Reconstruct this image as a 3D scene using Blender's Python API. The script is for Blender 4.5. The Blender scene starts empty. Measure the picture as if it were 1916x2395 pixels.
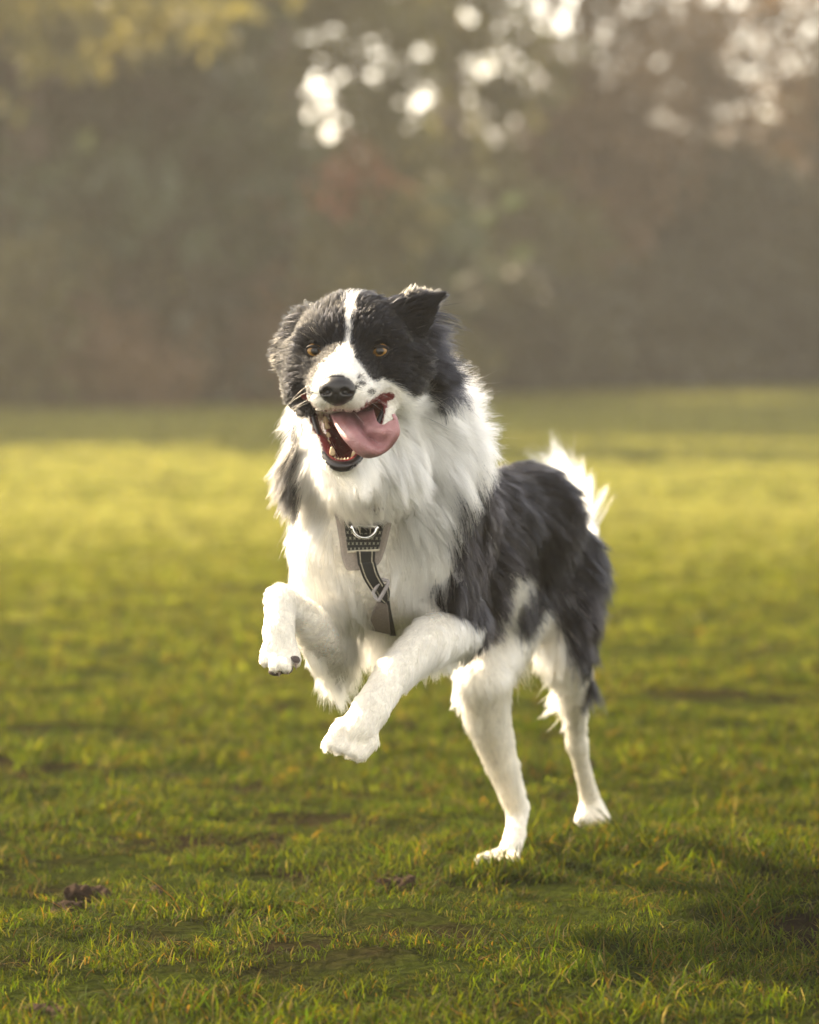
import bpy, bmesh, math, random, os
import numpy as np
from mathutils import Vector, Matrix, kdtree

random.seed(7)
rng = np.random.default_rng(11)
S = bpy.context.scene
COL = S.collection
R = math.radians

# ------------------------------------------------------------------ camera
F_PX, W_PX, H_PX = 10120.0, 1916.0, 2395.0        # focal length in photo pixels, photo size
HORIZON = 760.0
CAM_H = 0.693
PITCH = math.atan((H_PX / 2 - HORIZON) / F_PX)
cam = bpy.data.cameras.new('camera')
cam.sensor_fit = 'HORIZONTAL'
cam.sensor_width = 24.0
cam.lens = 24.0 * F_PX / W_PX
cam.clip_start, cam.clip_end = 0.1, 6000
cam.dof.use_dof = True
cam.dof.focus_distance = 4.84
cam.dof.aperture_fstop = 4.6
cam_o = bpy.data.objects.new('camera', cam)
COL.objects.link(cam_o)
cam_o.location = (0, 0, CAM_H)
cam_o.rotation_euler = (R(90) - PITCH, 0, 0)
S.camera = cam_o

# ------------------------------------------------------------------ sky, sun, exposure
SUN_ELEV, SUN_AZ = R(36), R(-51)                   # azimuth from +Y (away from the camera), negative = left
HAZE_D = 0.0018
sun_dir = Vector((math.sin(SUN_AZ) * math.cos(SUN_ELEV), math.cos(SUN_AZ) * math.cos(SUN_ELEV), math.sin(SUN_ELEV)))
wd = bpy.data.worlds.new('World'); S.world = wd; wd.use_nodes = True
nt = wd.node_tree
sky = nt.nodes.new('ShaderNodeTexSky'); sky.sky_type = 'NISHITA'; sky.sun_disc = False
sky.sun_elevation = SUN_ELEV; sky.sun_rotation = SUN_AZ
sky.air_density = 1.0; sky.dust_density = 0.4; sky.ozone_density = 0.5
bgn = nt.nodes['Background']; bgn.inputs['Strength'].default_value = 0.14
hsv = nt.nodes.new('ShaderNodeHueSaturation'); hsv.inputs['Saturation'].default_value = 0.35      # thin high haze takes the blue out of the whole sky
tnt = nt.nodes.new('ShaderNodeMix'); tnt.data_type = 'RGBA'; tnt.blend_type = 'MULTIPLY'; tnt.inputs[0].default_value = 1.0; tnt.inputs[7].default_value = (1.0, 0.91, 0.80, 1)
nt.links.new(sky.outputs[0], hsv.inputs['Color']); nt.links.new(hsv.outputs[0], tnt.inputs[6]); nt.links.new(tnt.outputs[2], bgn.inputs['Color'])
sl = bpy.data.lights.new('sun', 'SUN'); sl.energy = 5.0; sl.angle = R(0.6); sl.color = (1.0, 0.80, 0.53)
so = bpy.data.objects.new('sun', sl); COL.objects.link(so)
so.rotation_euler = sun_dir.to_track_quat('Z', 'Y').to_euler()
S.view_settings.view_transform = 'Standard'; S.view_settings.look = 'None'
S.view_settings.gamma = 1.0; S.view_settings.use_curve_mapping = False
S.view_settings.exposure = 2.12
S.cycles.use_denoising = True
S.cycles.max_bounces = 11; S.cycles.diffuse_bounces = 4; S.cycles.transparent_max_bounces = 12
S.cycles.volume_bounces = 0

# ------------------------------------------------------------------ helpers
cp, sp = math.cos(PITCH), math.sin(PITCH)
def P(px, py, Y):
    """photo pixel + distance from the camera -> world point"""
    cx, cy = (px - W_PX / 2) / F_PX, -(py - H_PX / 2) / F_PX
    d = np.array([cx, cp + cy * sp, -sp + cy * cp])
    t = Y / d[1]
    return np.array([0, 0, CAM_H]) + d * t
def M_(px, Y):                                     # pixels -> metres at that distance
    return px * Y / F_PX
def project(p):
    q = p - np.array([0, 0, CAM_H])
    dep = q[:, 1] * cp - q[:, 2] * sp
    up = q[:, 1] * sp + q[:, 2] * cp
    return np.stack([W_PX / 2 + F_PX * q[:, 0] / dep, H_PX / 2 - F_PX * up / dep], 1)
def nrm(v):
    v = np.asarray(v, float)
    return v / np.maximum(np.linalg.norm(v, axis=-1, keepdims=True), 1e-9)
def tag(o, label=None, cat=None, group=None, kind=None):
    if label: o['label'] = label
    if cat: o['category'] = cat
    if group: o['group'] = group
    if kind: o['kind'] = kind
    return o
def link(name, data, parent=None, mat=None):
    o = bpy.data.objects.new(name, data)
    COL.objects.link(o)
    if parent is not None: o.parent = parent
    if mat is not None: data.materials.append(mat)
    return o
def mesh_np(name, V, Fc, smooth=True):
    me = bpy.data.meshes.new(name)
    me.from_pydata([tuple(v) for v in np.asarray(V, float).tolist()], [], [tuple(f) for f in (Fc.tolist() if isinstance(Fc, np.ndarray) else Fc)])
    me.update()
    if smooth: me.polygons.foreach_set('use_smooth', [True] * len(me.polygons))
    return me
def set_col(me, name, C, domain='POINT'):
    a = me.attributes.new(name, 'FLOAT_COLOR', domain)
    C = np.asarray(C, np.float32)
    if C.shape[1] == 3: C = np.concatenate([C, np.ones((len(C), 1), np.float32)], 1)
    a.data.foreach_set('color', C.ravel())
def set_float(me, name, v, domain='POINT'):
    a = me.attributes.new(name, 'FLOAT', domain)
    a.data.foreach_set('value', np.asarray(v, np.float32).ravel())
def inpoly(pts, poly):
    x, y = pts[:, 0], pts[:, 1]; poly = np.asarray(poly, float)
    ins = np.zeros(len(pts), bool); j = len(poly) - 1
    for i in range(len(poly)):
        xi, yi = poly[i]; xj, yj = poly[j]
        c = ((yi > y) != (yj > y)) & (x < (xj - xi) * (y - yi) / (yj - yi + 1e-12) + xi)
        ins ^= c; j = i
    return ins
def hash3(p, seed=0):
    q = np.sin(p[..., 0] * 127.1 + p[..., 1] * 311.7 + p[..., 2] * 74.7 + seed * 17.13) * 43758.5453
    return q - np.floor(q)
def vnoise(p, scale=1.0, seed=0):
    """smooth value noise, 0..1"""
    p = np.asarray(p, float) * scale
    i = np.floor(p); f = p - i; f = f * f * (3 - 2 * f)
    r = 0
    for dx in (0, 1):
        for dy in (0, 1):
            for dz in (0, 1):
                w = (f[..., 0] if dx else 1 - f[..., 0]) * (f[..., 1] if dy else 1 - f[..., 1]) * (f[..., 2] if dz else 1 - f[..., 2])
                r = r + w * hash3(i + np.array([dx, dy, dz]), seed)
    return r
def nvec(p, scale, seed):
    return np.stack([vnoise(p, scale, seed + k) - .5 for k in range(3)], -1) * 2

class NT:                                          # short node-tree writer
    def __init__(self, name):
        self.m = bpy.data.materials.new(name); self.m.use_nodes = True
        self.t = self.m.node_tree; self.t.nodes.clear()
        self.out = self.t.nodes.new('ShaderNodeOutputMaterial')
    def n(self, kind, **kw):
        nd = self.t.nodes.new('ShaderNode' + kind)
        for k, v in kw.items():
            if k.startswith('_'): setattr(nd, k[1:], v)
            else:
                key = k.replace('__', ' ')
                s = nd.inputs[int(key[1:])] if key[0] == 'i' and key[1:].isdigit() else nd.inputs[key]
                if hasattr(v, 'is_output'): self.t.links.new(v, s)
                else: s.default_value = v
        return nd
    def ramp(self, fac, stops):
        nd = self.n('ValToRGB', Fac=fac); e = nd.color_ramp.elements
        while len(e) < len(stops): e.new(0.5)
        for el, (p, c) in zip(e, stops): el.position = p; el.color = c if len(c) == 4 else (*c, 1)
        return nd.outputs[0]
    def surf(self, s, vol=False, disp=None):
        self.t.links.new(s, self.out.inputs['Volume' if vol else 'Surface'])
        if disp is not None: self.t.links.new(disp, self.out.inputs['Displacement'])
        return self.m
def pmat(name, color, rough=0.6, **kw):
    k = NT(name)
    tc = k.n('TexCoord'); nz = k.n('TexNoise', Vector=tc.outputs['Object'], Scale=kw.pop('nscale', 60.0), Detail=4.0)
    c0 = tuple(c * .78 for c in color); c1 = tuple(min(1, c * 1.18) for c in color)
    col = k.ramp(nz.outputs[0], [(.3, c0), (.7, c1)])
    b = k.n('BsdfPrincipled', Roughness=rough, Base__Color=col, **kw)
    bp = k.n('Bump', Strength=0.15, Distance=0.002, Height=nz.outputs[0]); k.t.links.new(bp.outputs[0], b.inputs['Normal'])
    return k.surf(b.outputs[0])
# ------------------------------------------------------------------ implicit surfaces and small meshes
def axis(stops):
    out = [np.array([stops[0][0]])]
    for (a, h), (b, _) in zip(stops[:-1], stops[1:]):
        n = max(1, round((b - a) / h)); out.append(np.linspace(a, b, n + 1)[1:])
    return np.concatenate(out)
def smin(a, b, k):
    h = np.maximum(k - np.abs(a - b), 0) / k
    return np.minimum(a, b) - h * h * k * .25
def surface_nets(D, ax):
    ins = D < 0; nx, ny, nz = D.shape
    cnt = np.zeros((nx - 1, ny - 1, nz - 1), np.int8)
    for dx in (0, 1):
        for dy in (0, 1):
            for dz in (0, 1): cnt += ins[dx:nx - 1 + dx, dy:ny - 1 + dy, dz:nz - 1 + dz]
    cells = np.argwhere((cnt > 0) & (cnt < 8)); del cnt
    idx = np.full((nx - 1, ny - 1, nz - 1), -1, np.int32)
    idx[tuple(cells.T)] = np.arange(len(cells))
    acc = np.zeros((len(cells), 3)); num = np.zeros(len(cells))
    cor = [(0, 0, 0), (1, 0, 0), (0, 1, 0), (1, 1, 0), (0, 0, 1), (1, 0, 1), (0, 1, 1), (1, 1, 1)]
    for a in cor:
        for d in range(3):
            if a[d]: continue
            b = list(a); b[d] = 1
            va = D[tuple((cells + a).T)]; vb = D[tuple((cells + b).T)]
            m = (va < 0) != (vb < 0); t = np.where(m, va / np.where(m, va - vb, 1), 0)
            pa = np.stack([ax[q][cells[:, q] + a[q]] for q in range(3)], 1)
            pb = np.stack([ax[q][cells[:, q] + b[q]] for q in range(3)], 1)
            acc += np.where(m[:, None], pa + t[:, None] * (pb - pa), 0); num += m
    V = acc / num[:, None]
    Q = []
    for d in range(3):
        s0 = [slice(None)] * 3; s1 = [slice(None)] * 3; s0[d] = slice(0, -1); s1[d] = slice(1, None)
        a, b = ins[tuple(s0)], ins[tuple(s1)]
        e = np.argwhere(a != b); u, v = (d + 1) % 3, (d + 2) % 3
        e = e[(e[:, u] > 0) & (e[:, v] > 0) & (e[:, u] < D.shape[u] - 1) & (e[:, v] < D.shape[v] - 1)]
        flip = a[tuple(e.T)]
        def at(du, dv):
            c = e.copy(); c[:, u] += du; c[:, v] += dv; return idx[tuple(c.T)]
        q = np.stack([at(-1, -1), at(0, -1), at(0, 0), at(-1, 0)], 1)
        q[~flip] = q[~flip][:, ::-1]; Q.append(q)
    return V, np.concatenate(Q)
def vnormals(V, Q):
    n = np.cross(V[Q[:, 2]] - V[Q[:, 0]], V[Q[:, 3]] - V[Q[:, 1]]); N = np.zeros_like(V)
    for k in range(4): np.add.at(N, Q[:, k], n)
    return nrm(N)
def smooth(V, Q, it, lam=.5):
    e = np.concatenate([Q[:, [0, 1]], Q[:, [1, 2]], Q[:, [2, 3]], Q[:, [3, 0]]])
    deg = np.bincount(e.ravel(), minlength=len(V))[:, None]
    for _ in range(it):
        A = np.stack([np.bincount(e[:, 0], V[e[:, 1], c], len(V)) + np.bincount(e[:, 1], V[e[:, 0], c], len(V)) for c in range(3)], 1)
        V = V + lam * (A / np.maximum(deg, 1) - V)
    return V
def sdf_mesh(name, fn, l, h, step, it=2):
    axs = [np.arange(l[d], h[d] + step, step) for d in range(3)]
    g = np.stack(np.meshgrid(*axs, indexing='ij'), -1)
    V, Q = surface_nets(fn(g), axs)
    return mesh_np(name, smooth(V, Q, it), Q)
def tube(name, pts, rad, seg=8, caps=True, closed=False):
    pts = np.array(pts, float); n = len(pts); rad = np.broadcast_to(rad, (n,))
    T = nrm(np.gradient(pts, axis=0)) if not closed else nrm(np.roll(pts, -1, 0) - np.roll(pts, 1, 0))
    up = np.array([.3, -.9, .32]); U = nrm(np.cross(T, up)); W = np.cross(T, U)
    a = np.arange(seg) * 2 * math.pi / seg
    V = (pts[:, None] + rad[:, None, None] * (np.cos(a)[None, :, None] * U[:, None] + np.sin(a)[None, :, None] * W[:, None])).reshape(-1, 3)
    Fc = []
    for i in range(n if closed else n - 1):
        j = (i + 1) % n
        for k in range(seg): Fc.append((i * seg + k, i * seg + (k + 1) % seg, j * seg + (k + 1) % seg, j * seg + k))
    if caps and not closed: Fc += [tuple(range(seg))[::-1], tuple((n - 1) * seg + k for k in range(seg))]
    return mesh_np(name, V, Fc)
def crm(pts, n):
    """Catmull-Rom through points, n samples"""
    pts = np.array(pts, float); p = np.concatenate([2 * pts[:1] - pts[1:2], pts, 2 * pts[-1:] - pts[-2:-1]])
    u = np.linspace(0, len(pts) - 1 - 1e-6, n); i = u.astype(int); f = (u - i)[:, None]
    a, b_, c, d = p[i], p[i + 1], p[i + 2], p[i + 3]
    return .5 * (2 * b_ + (c - a) * f + (2 * a - 5 * b_ + 4 * c - d) * f ** 2 + (3 * b_ - a - 3 * c + d) * f ** 3)
def sheet(name, V, nu, nv, thick, both=True):
    """grid (nu x nv) of points -> closed slab"""
    V = np.array(V).reshape(nu, nv, 3)
    N = nrm(np.cross(np.gradient(V, axis=0), np.gradient(V, axis=1)))
    if (N[nu // 2, nv // 2] @ (np.array([0, 0, CAM_H]) - V[nu // 2, nv // 2])) < 0: N = -N
    A = (V + N * thick / 2).reshape(-1, 3); B = (V - N * thick / 2).reshape(-1, 3); o = len(A); Fc = []
    for i in range(nu - 1):
        for j in range(nv - 1):
            q = (i * nv + j, i * nv + j + 1, (i + 1) * nv + j + 1, (i + 1) * nv + j)
            Fc += [q, tuple(x + o for x in q[::-1])]
    rim = [i * nv for i in range(nu)] + [(nu - 1) * nv + j for j in range(1, nv)] + [i * nv + nv - 1 for i in range(nu - 2, -1, -1)] + [j for j in range(nv - 2, 0, -1)]
    for a_, b_ in zip(rim, rim[1:] + rim[:1]): Fc.append((a_, b_, b_ + o, a_ + o))
    me = mesh_np(name, np.concatenate([A, B]), Fc)
    uv = me.uv_layers.new(name='UVMap'); vi = np.empty(len(me.loops), int); me.loops.foreach_get('vertex_index', vi)
    k = vi % o; uv.data.foreach_set('uv', np.stack([(k % nv) / (nv - 1), (k // nv) / (nu - 1)], 1).astype(np.float32).ravel())
    return me

# ------------------------------------------------------------------ ground
def ground_z(x, y):
    p = np.stack([np.asarray(x, float), np.asarray(y, float), np.zeros_like(np.asarray(x, float))], -1)
    near = np.clip((16 - np.abs(p[..., 1] - 2)) / 6, 0, 1)
    return near * (.022 * (vnoise(p, 2.3, 101) - .5) + .020 * (vnoise(p, 7.0, 103) - .5) + .010 * (vnoise(p, 17.0, 105) - .5)) + .05 * (vnoise(p, .22, 107) - .5) * np.clip((np.abs(p[..., 1] - 5.5) - 4) / 6, 0, 1) - .006
gx = axis([(-2500, 300), (-100, 10), (-20, 1), (-2.5, .05), (2.5, 1), (20, 10), (100, 300), (2500, 0)])
gy = axis([(-600, 100), (-4, 1), (3, .05), (9, .1), (14, .5), (60, 10), (160, 400), (5000, 0)])
GX, GY = np.meshgrid(gx, gy, indexing='ij')
GV = np.stack([GX, GY, ground_z(GX, GY)], -1).reshape(-1, 3)
ni, nj = len(gx), len(gy); I, J = np.meshgrid(np.arange(ni - 1), np.arange(nj - 1), indexing='ij'); a0 = (I * nj + J).ravel()
GQ = np.stack([a0, a0 + nj, a0 + nj + 1, a0 + 1], 1)
kg = NT('field_soil'); tcg = kg.n('TexCoord')
ng1 = kg.n('TexNoise', Vector=tcg.outputs['Object'], Scale=3.0, Detail=6.0); ng2 = kg.n('TexNoise', Vector=tcg.outputs['Object'], Scale=70.0, Detail=5.0)
soil = kg.ramp(ng2.outputs[0], [(.3, (.006, .004, .0025)), (.7, (.020, .014, .008))]); moss = kg.ramp(ng2.outputs[0], [(.3, (.008, .011, .002)), (.7, (.024, .031, .005))])
mg = kg.n('Mix', _data_type='RGBA', Factor=kg.ramp(ng1.outputs[0], [(.38, (0, 0, 0)), (.52, (1, 1, 1))])); kg.t.links.new(soil, mg.inputs[6]); kg.t.links.new(moss, mg.inputs[7])
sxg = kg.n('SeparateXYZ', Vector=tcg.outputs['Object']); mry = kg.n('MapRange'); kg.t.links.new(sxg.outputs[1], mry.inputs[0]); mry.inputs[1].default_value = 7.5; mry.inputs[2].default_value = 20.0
turf = kg.ramp(ng2.outputs[0], [(.3, (.045, .052, .006)), (.7, (.10, .105, .016))])       # close turf of the outer field, brightened like the backlit-coloured far blades
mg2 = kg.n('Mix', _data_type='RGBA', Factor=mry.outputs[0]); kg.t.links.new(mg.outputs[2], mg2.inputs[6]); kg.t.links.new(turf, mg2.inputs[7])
bg_ = kg.n('BsdfPrincipled', Base__Color=mg2.outputs[2], Roughness=1.0); bg_.inputs['Specular IOR Level'].default_value = .0; bpg = kg.n('Bump', Strength=.6, Distance=.02, Height=ng2.outputs[0]); kg.t.links.new(bpg.outputs[0], bg_.inputs['Normal'])
ground = link('ground', mesh_np('ground', GV, GQ), None, kg.surf(bg_.outputs[0])); ground['kind'] = 'structure'

# ------------------------------------------------------------------ grass: a few tufts, scattered by geometry nodes
kb = NT('grass_blade'); atb = kb.n('Attribute', _attribute_name='tint'); oi = kb.n('ObjectInfo')
hs = kb.n('HueSaturation', Color=atb.outputs['Color']); mrv = kb.n('MapRange'); kb.t.links.new(oi.outputs['Random'], mrv.inputs[0]); mrv.inputs[3].default_value = .50; mrv.inputs[4].default_value = 1.30; kb.t.links.new(mrv.outputs[0], hs.inputs['Value'])
dif = kb.n('BsdfPrincipled', Base__Color=hs.outputs[0], Roughness=.6); dif.inputs['Specular IOR Level'].default_value = .03
trc = kb.n('Mix', _data_type='RGBA', _blend_type='MULTIPLY', Factor=1.0); kb.t.links.new(hs.outputs[0], trc.inputs[6]); trc.inputs[7].default_value = (1.7, 1.7, .9, 1)
trb = kb.n('BsdfTranslucent', Color=trc.outputs[2]); mxb = kb.n('MixShader', i0=.55); kb.t.links.new(dif.outputs[0], mxb.inputs[1]); kb.t.links.new(trb.outputs[0], mxb.inputs[2])
GRASS_MAT = kb.surf(mxb.outputs[0])
def tuft(seed, n, spread, hmin, hmax, wid, lean, straw, green=(.030, .052, .0025), warm=(.044, .023, 0)):
    rg = np.random.default_rng(seed); V, Fc, C = [], [], []
    for k in range(n):
        a = rg.random() * 6.283; rr = spread * math.sqrt(rg.random()); bx, by = rr * math.cos(a), rr * math.sin(a)
        h = hmin + (hmax - hmin) * rg.random() ** 1.4; la = rg.random() * 6.283; le = lean * (.25 + rg.random())
        ld = np.array([math.cos(la), math.sin(la)]); w = wid * (.6 + .8 * rg.random()); fa = la + 1.57 + rg.normal(0, .5); wd_ = np.array([math.cos(fa), math.sin(fa)])
        st = rg.random() < straw
        base = np.array([.11, .060, .010]) if st and rg.random() < .5 else np.array([.10, .078, .036]) if st else np.array(green) * (.6 + .6 * rg.random()) + np.array(warm) * rg.random() ** 2
        o = len(V)
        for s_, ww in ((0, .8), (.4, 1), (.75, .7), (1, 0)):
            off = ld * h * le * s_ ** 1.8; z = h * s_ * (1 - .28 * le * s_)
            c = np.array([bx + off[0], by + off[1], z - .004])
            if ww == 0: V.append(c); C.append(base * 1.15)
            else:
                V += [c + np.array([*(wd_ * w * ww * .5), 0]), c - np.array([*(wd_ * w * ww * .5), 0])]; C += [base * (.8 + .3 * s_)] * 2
        Fc += [(o, o + 1, o + 3, o + 2), (o + 2, o + 3, o + 5, o + 4), (o + 4, o + 5, o + 6)]
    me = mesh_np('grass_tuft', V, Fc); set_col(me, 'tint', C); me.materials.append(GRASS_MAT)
    return bpy.data.objects.new('grass_tuft', me)
def scatter(name, label, protos, pts, scl, rotz, tilt, idx):
    pc = bpy.data.collections.new(name + '_tufts')
    for p_ in protos: pc.objects.link(p_)
    me = bpy.data.meshes.new(name); me.from_pydata(pts.tolist(), [], []); set_float(me, 'scl', scl)
    rv = me.attributes.new('rot', 'FLOAT_VECTOR', 'POINT'); rv.data.foreach_set('vector', np.stack([tilt[:, 0], tilt[:, 1], rotz], 1).astype(np.float32).ravel())
    ia = me.attributes.new('pick', 'INT', 'POINT'); ia.data.foreach_set('value', idx.astype(np.int32))
    o = link(name, me); me.materials.append(GRASS_MAT)
    ng = bpy.data.node_groups.new(name, 'GeometryNodeTree'); ng.interface.new_socket('Geometry', in_out='INPUT', socket_type='NodeSocketGeometry'); ng.interface.new_socket('Geometry', in_out='OUTPUT', socket_type='NodeSocketGeometry')
    gi, go = ng.nodes.new('NodeGroupInput'), ng.nodes.new('NodeGroupOutput')
    ci = ng.nodes.new('GeometryNodeCollectionInfo'); ci.inputs['Collection'].default_value = pc; ci.inputs['Separate Children'].default_value = True; ci.inputs['Reset Children'].default_value = True
    iop = ng.nodes.new('GeometryNodeInstanceOnPoints'); iop.inputs['Pick Instance'].default_value = True
    def na(n_, ty):
        nd = ng.nodes.new('GeometryNodeInputNamedAttribute'); nd.data_type = ty; nd.inputs['Name'].default_value = n_; return nd.outputs['Attribute']
    ng.links.new(gi.outputs[0], iop.inputs['Points']); ng.links.new(ci.outputs[0], iop.inputs['Instance'])
    ng.links.new(na('pick', 'INT'), iop.inputs['Instance Index']); ng.links.new(na('rot', 'FLOAT_VECTOR'), iop.inputs['Rotation']); ng.links.new(na('scl', 'FLOAT'), iop.inputs['Scale'])
    ng.links.new(iop.outputs[0], go.inputs[0])
    md = o.modifiers.new('scatter', 'NODES'); md.node_group = ng
    tag(o, label, 'grass', kind='stuff'); return o
def field_points(y0, y1, per_m2, side):
    n = int(per_m2 * .19 * (y1 * y1 - y0 * y0) / 2 * 1.25 + per_m2 * side * 2 * (y1 - y0))
    y = np.sqrt(rng.random(n * 2) * (y1 * y1 - y0 * y0) + y0 * y0); x = (rng.random(n * 2) * 2 - 1) * (y1 * .12 + side)
    k = np.abs(x) < .12 * y + side; x, y = x[k][:n], y[k][:n]
    return x, y
protos = [tuft(200 + k, 46, .034, .008, .024 + .007 * (k % 3), .0017, .9 + .25 * (k % 4), .05 + .05 * (k % 3)) for k in range(12)]
tall = [tuft(300 + k, 16, .024, .018, .046, .0019, .7, .06) for k in range(4)]
protos += tall
# farther turf is shorter, its blades brighter and yellower to stand in for backlight
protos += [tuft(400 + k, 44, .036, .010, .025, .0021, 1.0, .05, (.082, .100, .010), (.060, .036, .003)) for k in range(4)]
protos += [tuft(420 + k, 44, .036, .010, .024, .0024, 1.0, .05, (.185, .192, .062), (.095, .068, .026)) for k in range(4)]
X, Y_, SC_ = [], [], []
for y0, y1, dn, sd, sc in ((3.3, 8.5, 1150, 1.0, 1.0), (8.5, 17, 450, 2.2, 1.25), (17, 58, 100, 5.0, 1.9)):
    x, y = field_points(y0, y1, dn, sd); X.append(x); Y_.append(y); SC_.append(np.full(len(x), sc))
X, Y_, SC_ = np.concatenate(X), np.concatenate(Y_), np.concatenate(SC_)
pp = np.stack([X, Y_, np.zeros_like(X)], 1)
CLODS = [(205, 2066, .020), (150, 2094, .015), (178, 2084, .009), (938, 2070, .016), (412, 1806, .015), (105, 2340, .017), (365, 2068, .010), (1375, 1790, .012)]
clod_pos = []
for cx_, cy_, cr in CLODS:
    Yc = F_PX * CAM_H / (cy_ + 10 - HORIZON); clod_pos.append((*P(cx_, cy_, Yc)[:1], Yc, cr))
bare_n = vnoise(pp, 3.1, 111) * .6 + vnoise(pp, 9.0, 113) * .4
keep = (bare_n > .36) | (Y_ > 9.5) | (rng.random(len(X)) < .25)
for cx_, cy_, cr in clod_pos: keep &= np.hypot(X - cx_, Y_ - cy_) > cr * .75
X, Y_, SC_, pp = X[keep], Y_[keep], SC_[keep], pp[keep]
pp[:, 2] = ground_z(X, Y_)
lush = vnoise(pp * [1, 1, 0], 5.0, 117)
lush = lush + (.5 - lush) * np.clip((Y_ - 8) / 6, 0, 1)
scl = SC_ * (.38 + 1.0 * lush) * (.8 + .4 * rng.random(len(X)))
pick = rng.integers(0, 12, len(X)); tl = (rng.random(len(X)) < .05 + .16 * (lush > .62)) & (Y_ < 14); pick = np.where(tl, 12 + rng.integers(0, 4, len(X)), pick)
far_bright = (Y_ - 6.0) / 14 + rng.normal(0, .13, len(X)); pick = np.where(far_bright > .22, 16 + rng.integers(0, 4, len(X)), pick); pick = np.where(far_bright > .60, 20 + rng.integers(0, 4, len(X)), pick)  # picks the tufts with backlight put into their colour, by distance
# longer blades round the hind paws
for fx, fy in ((1150, 5.43), (1190, 5.44), (1386, 5.80)):
    n_ = 26; ax_ = (fx - W_PX / 2) / F_PX * fy + rng.normal(0, .028, n_); ay_ = fy - .012 - np.abs(rng.normal(0, .022, n_))
    pp = np.concatenate([pp, np.stack([ax_, ay_, ground_z(ax_, ay_)], 1)]); scl = np.concatenate([scl, .8 + .3 * rng.random(n_)]); pick = np.concatenate([pick, rng.choice([12, 13, 14, 15, 1, 4], n_)])
X = pp[:, 0]
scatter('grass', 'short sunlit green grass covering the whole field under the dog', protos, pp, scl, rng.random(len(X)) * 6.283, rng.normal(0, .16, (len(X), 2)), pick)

# ------------------------------------------------------------------ clods of earth
km = NT('earth_clod'); tcm = km.n('TexCoord'); nm = km.n('TexNoise', Vector=tcm.outputs['Object'], Scale=180.0, Detail=7.0, Roughness=.65)
bm2 = km.n('BsdfPrincipled', Specular__IOR__Level=0.05, Base__Color=km.ramp(nm.outputs[0], [(.3, (.014, .008, .005)), (.7, (.050, .030, .019))]), Roughness=.95); bpm = km.n('Bump', Strength=.8, Distance=.004, Height=nm.outputs[0]); km.t.links.new(bpm.outputs[0], bm2.inputs['Normal'])
CLOD_MAT = km.surf(bm2.outputs[0])
CLOD_LABEL = ['largest brown crumbly earth clod in the grass at left', 'brown earth clod just left of the largest clod at left', 'smallest crumb of earth between the two clods at left',
              'dark earth clod in the grass left of the hind paw', 'earth clod in the grass beneath the raised forepaw at left', 'dark earth clod at the bottom left of the picture',
              'little earth clod to the right of the largest clod', 'earth clod in the grass below the right-hand hind leg']
for (cx_, cy_, cr), lab, kx in zip(clod_pos, CLOD_LABEL, range(9)):
    z0 = float(ground_z(np.array(cx_), np.array(cy_))); cc = np.array([cx_, cy_, z0 + cr * .25])
    rg = np.random.default_rng(500 + kx); sub = [(cc + rg.normal(0, 1, 3) * [cr * .6, cr * .45, cr * .18], cr * (.35 + .3 * rg.random())) for _ in range(9)]
    def cf(p):
        d = np.full(p.shape[:-1], 1.0)
        for c_, r_ in sub: d = smin(d, np.linalg.norm(p - c_, axis=-1) - r_, .004)
        return d + .0045 * (vnoise(p, 160, 7) - .5) * 2
    m = cr * 2.6; me = sdf_mesh('earth_clod', cf, cc - m, cc + m, max(.0022, cr * .1), 0)
    o = link('earth_clod', me, None, CLOD_MAT); tag(o, lab, 'clod', 'clods of earth lying in the grass')

# ------------------------------------------------------------------ trees and bushes along the far edge of the field
def leafmat(name, c0, c1, trans=.35, rough=.45):
    k = NT(name); tc = k.n('TexCoord'); nz = k.n('TexNoise', Vector=tc.outputs['Object'], Scale=1.6, Detail=5.0)
    col = k.ramp(nz.outputs[0], [(.32, c0), (.68, c1)]); d = k.n('BsdfPrincipled', Base__Color=col, Roughness=rough)
    t2 = k.n('Mix', _data_type='RGBA', _blend_type='MULTIPLY', Factor=1.0); k.t.links.new(col, t2.inputs[6]); t2.inputs[7].default_value = (1.7, 1.6, 1.0, 1)
    tr = k.n('BsdfTranslucent', Color=t2.outputs[2]); mx_ = k.n('MixShader', i0=trans); k.t.links.new(d.outputs[0], mx_.inputs[1]); k.t.links.new(tr.outputs[0], mx_.inputs[2])
    return k.surf(mx_.outputs[0])
EVER = leafmat('evergreen_needles', (.022, .040, .018), (.056, .082, .034)); OLIVE = leafmat('olive_leaves', (.055, .060, .020), (.110, .105, .036), .45)
BROWN = leafmat('dry_brown_leaves', (.085, .052, .030), (.17, .108, .062), .45); RUST = leafmat('rusty_leaves', (.20, .075, .04), (.26, .12, .06), .45)
YELL = leafmat('yellow_green_leaves', (.12, .112, .038), (.19, .17, .06), .5); DARKL = leafmat('dark_bramble_leaves', (.024, .028, .014), (.050, .052, .024), .3)
BARK = pmat('bark', (.060, .045, .032), .95, nscale=14.0)
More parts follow.
